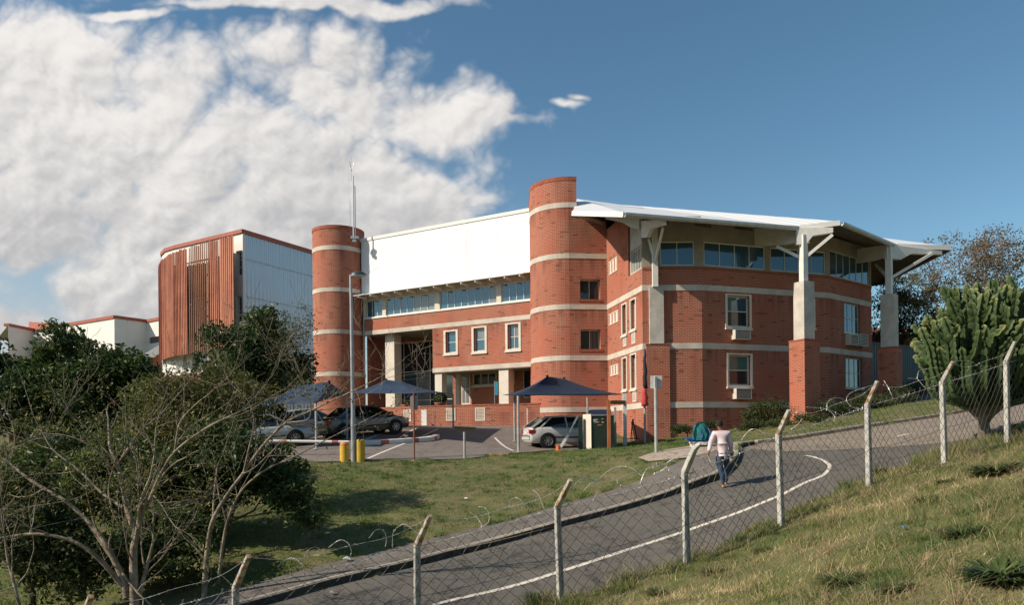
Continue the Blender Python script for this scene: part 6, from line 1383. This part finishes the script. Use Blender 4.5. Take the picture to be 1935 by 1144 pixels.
# ---- hedge and bushes at the foot of the wing
def bush(label, eggs, seed, root, n=160, lm='lf_hedge', ls=.075, sp=.17, cat='bush', name='bush', group='bushes at the foot of the brick wing'):
    return tree(name, label, cat, root, (root[0], root[1], root[2]+.25), eggs, n, 46, ls, sp, lm, 'barkd', seed, group, r_leaf=.004, r_max=.05, gap=1.4)
bush('dark rounded bush against the wing wall behind the walker', [(1455, 778, 35.6, 40, 22, .6), (1420, 790, 35.2, 20, 12, .4)], 51, gr(1450, 35.6))
bush('long hedge right of the middle brick column', [(1580, 770, 36.5, 38, 16, .6), (1640, 762, 37.5, 45, 18, .7), (1700, 750, 38.5, 30, 20, .7)], 52, gr(1630, 37.2), 240)
bush('pale low plants left of the middle brick column', [(1420, 806, 33.6, 28, 7, .4), (1475, 800, 33.8, 22, 8, .4), (1530, 792, 34.2, 30, 8, .4)], 53, gr(1470, 33.8), 110, 'lf_mid', .07, .13)
bush('small plants at the base of the corner brick pier', [(1290, 812, 33.5, 22, 6, .4), (1340, 803, 33.6, 16, 6, .4)], 54, gr(1300, 33.5), 70, 'lf_mid', .07, .13)
bush('dark shrubs in front of the grey green sheet fence', [(1742, 733, 42, 30, 16, .8), (1690, 738, 42.5, 24, 12, .6)], 55, gr(1735, 42), 110)
def weed(px, py, r, n, m, label, seed, wd=.022, flat=.75):
    q = G(px, py, y0=4.5, y1=25); g = np.random.default_rng(seed); t = (q.x, q.y, q.z-.02); th = g.uniform(0, 6.283, n); L = r*g.uniform(.35, 1.15, n); st = g.uniform(0, .35, n)*r
    x0 = q.x+np.cos(th)*st; y0 = q.y+np.sin(th)*st; el = g.uniform(.25, 1.3, n)*(1-flat*.4); V = np.empty((n, 7, 3)); wx, wy = -np.sin(th), np.cos(th)
    for k, (f_, w_) in enumerate(((0, .6), (.35, 1.0), (.7, .75))):
        hx = L*f_*np.cos(el*(1-.35*f_)); hz = L*f_*np.sin(el)*(1-.45*f_*f_)
        for s_, j in ((-1, 0), (1, 1)): X_ = x0+np.cos(th)*hx+wx*s_*wd*.5*w_; Y_ = y0+np.sin(th)*hx+wy*s_*wd*.5*w_; V[:, k*2+j] = np.stack([X_, Y_, Hn(X_, Y_)*.5+q.z*.5+hz], 1)
    hx = L*np.cos(el*.6); X_ = x0+np.cos(th)*hx; Y_ = y0+np.sin(th)*hx; V[:, 6] = np.stack([X_, Y_, Hn(X_, Y_)*.5+q.z*.5+L*np.sin(el)*.5], 1)
    i = np.arange(n)[:, None]*7; F_ = np.concatenate([i+np.array([c]) for c in ([0, 1, 3], [0, 3, 2], [2, 3, 5], [2, 5, 4], [4, 5, 6])], 0)
    ti = np.clip(g.normal(.45, .22, n), 0, 1); tag(npmesh('weed_tussock', V.reshape(-1, 3), F_, M[m], attr=np.repeat(ti, 7)), label, 'weed', 'weed tussocks on the near bank')
WD = [(1655, 895, .34, 260, 'lf_mid', 'leafy green weed at the foot of the sixth fence post', .03), (1880, 900, .50, 420, 'lf_mid', 'broad leafy weed clump at the right edge of the bank', .045),
 (1590, 1105, .34, 420, 'lf_green', 'dark green grass tussock low on the bank', .012), (1350, 1085, .26, 200, 'lf_mid', 'small weed near the bottom edge between the fourth and fifth posts', .018), (1440, 1045, .22, 150, 'lf_hedge', 'pale green tuft below the fourth and fifth posts', .014),
 (1745, 950, .26, 220, 'lf_hedge', 'low weed just right of the blue scrap', .016), (1820, 1015, .30, 260, 'lf_mid', 'green weed in the right third of the bank', .02), (1890, 1095, .36, 360, 'lf_green', 'dark broad leafed weed in the bottom right corner', .04),
 (1690, 1120, .22, 200, 'lf_hedge', 'short weed beside the dark tussock', .014), (1240, 1125, .26, 200, 'lf_mid', 'weed tuft closest to the fourth post', .014), (1785, 915, .24, 180, 'lf_mid', 'weed tuft under the seventh post', .018), (1010, 1135, .30, 240, 'lf_hedge', 'long grass tussock left of the third post', .012)]
for k, (x, y, r_, n_, m_, lb, w_) in enumerate(WD): weed(x, y, r_, n_, m_, lb, 300+k, w_)
# ---- candelabra euphorbia
M['euph'] = leafmat('euphorbia_skin', (.03, .052, .018), (.065, .10, .034), (.27, .27, .10), .55, .0)
eb = G2(1858, 822, 20.4); eu = empty('candelabra_cactus', eb, 'huge candelabra cactus with dozens of upright ribbed green arms', 'cactus')
g_ = np.random.default_rng(61); V = []; Fc = []; TI = []; b0_ = 0
top0 = np.array(P(1860, 762, 20.4)); NA = 200; arms = 0; NR_ = 8; parts = []
def ribarm(pts_, rad, tint0, seed):
    global b0_
    p = np.asarray(pts_); m = len(p); d = np.gradient(p, axis=0); d /= np.linalg.norm(d, axis=1)[:, None]
    u = np.cross(d, [0.2, 1, 0]); u /= np.linalg.norm(u, axis=1)[:, None]; w = np.cross(d, u); s = np.concatenate([[0], np.cumsum(np.linalg.norm(np.diff(p, axis=0), axis=1))])
    a0 = seed*1.3; ang = a0+np.arange(NR_)*2*np.pi/NR_; wave = .62+.55*np.abs(np.sin(s*np.pi/.19+seed))
    endt = np.clip((s[-1]-s)/.07, .12, 1)**.5; r = np.where(np.arange(NR_)[None] % 2 == 0, 1.0*wave[:, None], .34)*rad*endt[:, None]
    ring = p[:, None]+(u[:, None]*np.cos(ang)[None, :, None]+w[:, None]*np.sin(ang)[None, :, None])*r[:, :, None]
    V.append(ring.reshape(-1, 3)); i, k = np.meshgrid(np.arange(m-1), np.arange(NR_), indexing='ij'); k2 = (k+1) % NR_
    Fc.append(np.stack([b0_+i*NR_+k, b0_+i*NR_+k2, b0_+(i+1)*NR_+k2, b0_+(i+1)*NR_+k], -1).reshape(-1, 4)); b0_ += m*NR_
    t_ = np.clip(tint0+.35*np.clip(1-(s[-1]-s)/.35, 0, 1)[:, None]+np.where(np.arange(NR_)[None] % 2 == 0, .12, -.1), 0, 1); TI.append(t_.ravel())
kk = 20.4/F
for a in range(NA):
    th = a*2.39996; rr__ = math.sqrt((a+.5)/NA); dome = 1-.50*rr__**2.6
    ex = top0[0]+.10+rr__*math.cos(th)*1.66*(1+.06*math.sin(a*1.7)); ey = top0[1]+rr__*math.sin(th)*1.45
    tz = P(1860, 545, 20.4).z-(1-dome)*3.3+g_.normal()*.22; lean = g_.normal(size=2)*.07+np.array([math.cos(th), math.sin(th)])*.12*rr__
    L = g_.uniform(.45, 1.1)*(1-.35*rr__); zb = tz-L
    st_ = top0+np.array([math.cos(th)*rr__*.5, math.sin(th)*rr__*.4, -.1+(.9*(1-rr__))])
    e0 = np.array([ex, ey, zb]); mid = st_*.3+e0*.7+np.array([math.cos(th)*.10, math.sin(th)*.10, -.30*rr__-.1])
    ctrl_ = [tuple(st_), tuple(mid), tuple(e0), tuple(np.array([ex+lean[0], ey+lean[1], (zb+tz)/2])), (ex+lean[0]*2, ey+lean[1]*2, tz)]
    ribarm(smooth2(ctrl_, 11), g_.uniform(.08, .12), g_.uniform(.1, .5), a)
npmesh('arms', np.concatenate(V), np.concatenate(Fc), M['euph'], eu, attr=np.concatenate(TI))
V = []; Fc = []; TI = []; b0_ = 0
tk = [(np.array([tuple(P(1862, 835, 20.4)), tuple(P(1860, 815, 20.4)), tuple(P(1858, 790, 20.4)), tuple(P(1860, 755, 20.4)), tuple(P(1862, 720, 20.4))]), np.array([.22, .15, .14, .20, .25]))]
for k in range(16):
    th = k*2.4; tk.append((np.array([tuple(top0+np.array([0, 0, -.55+.02*k])), tuple(top0+np.array([math.cos(th)*.35, math.sin(th)*.35, -.15])), tuple(top0+np.array([math.cos(th)*.95, math.sin(th)*.85, .45]))]), np.array([.10, .075, .06])))
v_, f_ = tube_var(tk, 8); npmesh('trunk', v_, f_, M['bark'], eu, smooth=True)

# ------------------------------------------------------------------ grass blades
def grassmat(name, c):
    return leafmat(name, *c, rough=.7, trans=.3)
M['g_thatch'] = grassmat('dead_thatch', ((.16, .11, .06), (.34, .26, .14), (.60, .48, .30)))
M['g_lawn'] = grassmat('lawn_blades', ((.06, .12, .026), (.15, .225, .052), (.38, .33, .13)))
M['g_bank'] = grassmat('bank_blades', ((.075, .13, .032), (.26, .26, .09), (.80, .62, .37)))
M['g_straw'] = grassmat('straw_stems', ((.30, .22, .12), (.42, .32, .18), (.55, .44, .28)))
def patches(x, y, s, seed):
    return (np.sin(x*s+1.3*np.sin(y*s*.8+seed))+np.sin(y*s*1.3+1.7*np.sin(x*s*.7+seed*2))+.6*np.sin((x+y)*s*2.3+seed)+.5*np.sin((x-y*1.4)*s*4.1+seed*3))/3.1
def blades(name, label, n, box, ok, h, w, m, seed, lean=.5, tintf=None, hf=Hn, tuft=0, bend=1.0):
    g = np.random.default_rng(seed); x = g.uniform(box[0], box[1], n); y = g.uniform(box[2], box[3], n)
    if tuft: # gather some into tufts
        k = g.integers(0, tuft, n); cx_ = g.uniform(box[0], box[1], tuft); cy_ = g.uniform(box[2], box[3], tuft); sel = g.random(n) < .6; x = np.where(sel, cx_[k]+g.normal(size=n)*.07, x); y = np.where(sel, cy_[k]+g.normal(size=n)*.07, y)
    keep = ok(x, y) & (np.abs(x/np.maximum(y, 1)) < .80); x = x[keep]; y = y[keep]; n = len(x); z = hf(x, y)+.04*np.sin(x*3.1+np.sin(y*2.3))*np.sin(y*2.7+x)+.03*np.sin(x*7.3+y*3)*np.sin(y*6.1-x*2)-.02
    z = z-.03
    hp = patches(x, y, 1.1, seed); hh = h*(.45+.75*g.random(n))*(1+.45*hp); th = g.uniform(0, 6.283, n); ln = hh*lean*(.3+g.random(n)); dx, dy = np.cos(th)*ln, np.sin(th)*ln
    fa = g.uniform(0, 6.283, n); wx, wy = np.cos(fa)*w*.5, np.sin(fa)*w*.5
    v = np.empty((n, 5, 3)); v[:, 0] = np.stack([x-wx, y-wy, z], 1); v[:, 1] = np.stack([x+wx, y+wy, z], 1)
    mx, my, mz = x+dx*.35, y+dy*.35, z+hh*.6; v[:, 2] = np.stack([mx-wx*.8, my-wy*.8, mz], 1); v[:, 3] = np.stack([mx+wx*.8, my+wy*.8, mz], 1); v[:, 4] = np.stack([x+dx*bend, y+dy*bend, z+hh*np.where(bend > 1, .8, 1)], 1)
    i = np.arange(n)[:, None]*5; f = np.concatenate([i+np.array([[0, 1, 3]]), i+np.array([[0, 3, 2]]), i+np.array([[2, 3, 4]])], 0)
    ti = np.clip((tintf(x, y, g) if tintf else .4+.3*patches(x, y, .7, seed+1)+g.normal(size=n)*.16), 0, 1)
    o = npmesh(name, v.reshape(-1, 3), f, M[m], attr=np.repeat(ti, 5)); return tag(o, kind='stuff')
rp_ = dense(road_poly, .5); pv = np.array([p for p in side_poly])
def nearside(x, y):
    nl = np.array([(-30, -8), (-13, 2.6), (-7.5, 8.4)]+xy([(400,1340,11.0), (700,1250,12.2)])+xy(NEAR_EDGE)+[(30, 24.5), (42, 30)]); e = np.interp(x, nl[:, 0], nl[:, 1]); return y < e+.12+.25*np.sin(x*3.3)*np.sin(x*1.1)
tb = lambda x, y, g: .42+.40*patches(x, y, .9, 3)+.42*patches(x, y, 3.1, 9)+g.normal(size=len(x))*.20
tl = lambda x, y, g: .34+.22*patches(x, y, .8, 5)+.16*patches(x, y, 3.1, 8)+g.normal(size=len(x))*.15
blades('bank_grass', '', 190000, (-1, 16, 4.5, 21), nearside, .10, .011, 'g_bank', 71, .7, tb)
blades('bank_grass', '', 45000, (-2, 14, 5, 20), nearside, .20, .009, 'g_bank', 72, .95, tb, tuft=900)
blades('bank_grass', '', 30000, (1, 9, 4.5, 10), nearside, .11, .008, 'g_bank', 75, .9, tb)
edge = lambda x, y: nearside(x, y) & ~nearside(x, y+1.1)
blades('bank_grass', '', 60000, (-3, 16, 11, 22), edge, .24, .011, 'g_bank', 73, .6, lambda x, y, g: .30+.3*patches(x, y, 1.3, 3)+g.normal(size=len(x))*.2, tuft=420)
blades('dry_stems', '', 9000, (-1, 14, 5, 21), nearside, .40, .007, 'g_straw', 74, 1.3, None, tuft=160, bend=1.3)
lawn_ok = lambda x, y: ~inpoly(x, y, rp_) & ~inpoly(x, y, side_poly) & ~inpoly(x, y, lot_poly) & ~inpoly(x, y, apron_poly) & (y > 14) & ~nearside(x, y) & ~((x > 6.5) & (y > 38))
blades('lawn_grass', '', 150000, (-9, 8, 14.8, 29), lawn_ok, .075, .016, 'g_lawn', 76, .8, tl)
blades('lawn_grass', '', 50000, (-9, 8, 14.8, 29), lawn_ok, .13, .013, 'g_lawn', 77, .8, tl, tuft=700)
blades('lawn_grass', '', 60000, (3, 34, 27, 44), lawn_ok, .10, .025, 'g_lawn', 78, .8, tl)
blades('lawn_grass', '', 40000, (-14, -5, 14, 26), lawn_ok, .12, .018, 'g_lawn', 79, .8, tl)
# litter
M['litter'] = mat('white_litter', (.7, .7, .68), .6); M['bluelit'] = mat('blue_litter', (.08, .2, .5), .6); M['redlit'] = mat('pink_litter', (.6, .12, .12), .6)
def litter(px, py, Y, s, m, label, rs):
    q = P(px, py, Y); r_ = random.Random(rs); g = MB(); z = (H(q.x, Y) if not inpoly(np.array([q.x]), np.array([Y]), rp_)[0] else HR(q.x, Y))+.05; n = 7; ring = [(q.x+s*math.cos(i*6.283/n)*r_.uniform(.6, 1.2), Y+s*math.sin(i*6.283/n)*r_.uniform(.5, 1), z+r_.uniform(-.01, s*.35)) for i in range(n)]; c = (q.x, Y, z+s*.6)
    for i in range(n): g.face((ring[i], ring[(i+1) % n], c))
    g.face(ring[::-1]); tag(g.build('litter', M[m]), label, 'litter')
litter(656, 1052, 15.6, .11, 'litter', 'crumpled white paper on the pavement edge between two fence posts', 1)
litter(1707, 977, 10.6, .05, 'bluelit', 'blue scrap lying in the bank grass below the sixth post', 2)
litter(1746, 866, 17.3, .06, 'redlit', 'pink scrap caught at the foot of the fence', 3)
litter(627, 1117, 13.9, .07, 'litter', 'small white scrap in the gutter below the kerb', 4)
litter(618, 993, 17.6, .07, 'litter', 'white scrap on the lawn beside the dark sprays', 5)
litter(881, 928, 20.4, .07, 'litter', 'white scrap in the middle of the lawn', 6)
litter(780, 876, 26.6, .08, 'litter', 'white scrap at the lawn top below the red-brown post', 7)

gapm = lambda x, y: nearside(x, y) & (patches(x, y, 1.7, 21) > .18)
blades('dead_thatch', '', 90000, (-1, 15, 4.5, 21), gapm, .085, .014, 'g_thatch', 81, 1.6, lambda x, y, g: .5+g.normal(size=len(x))*.3, bend=1.2)
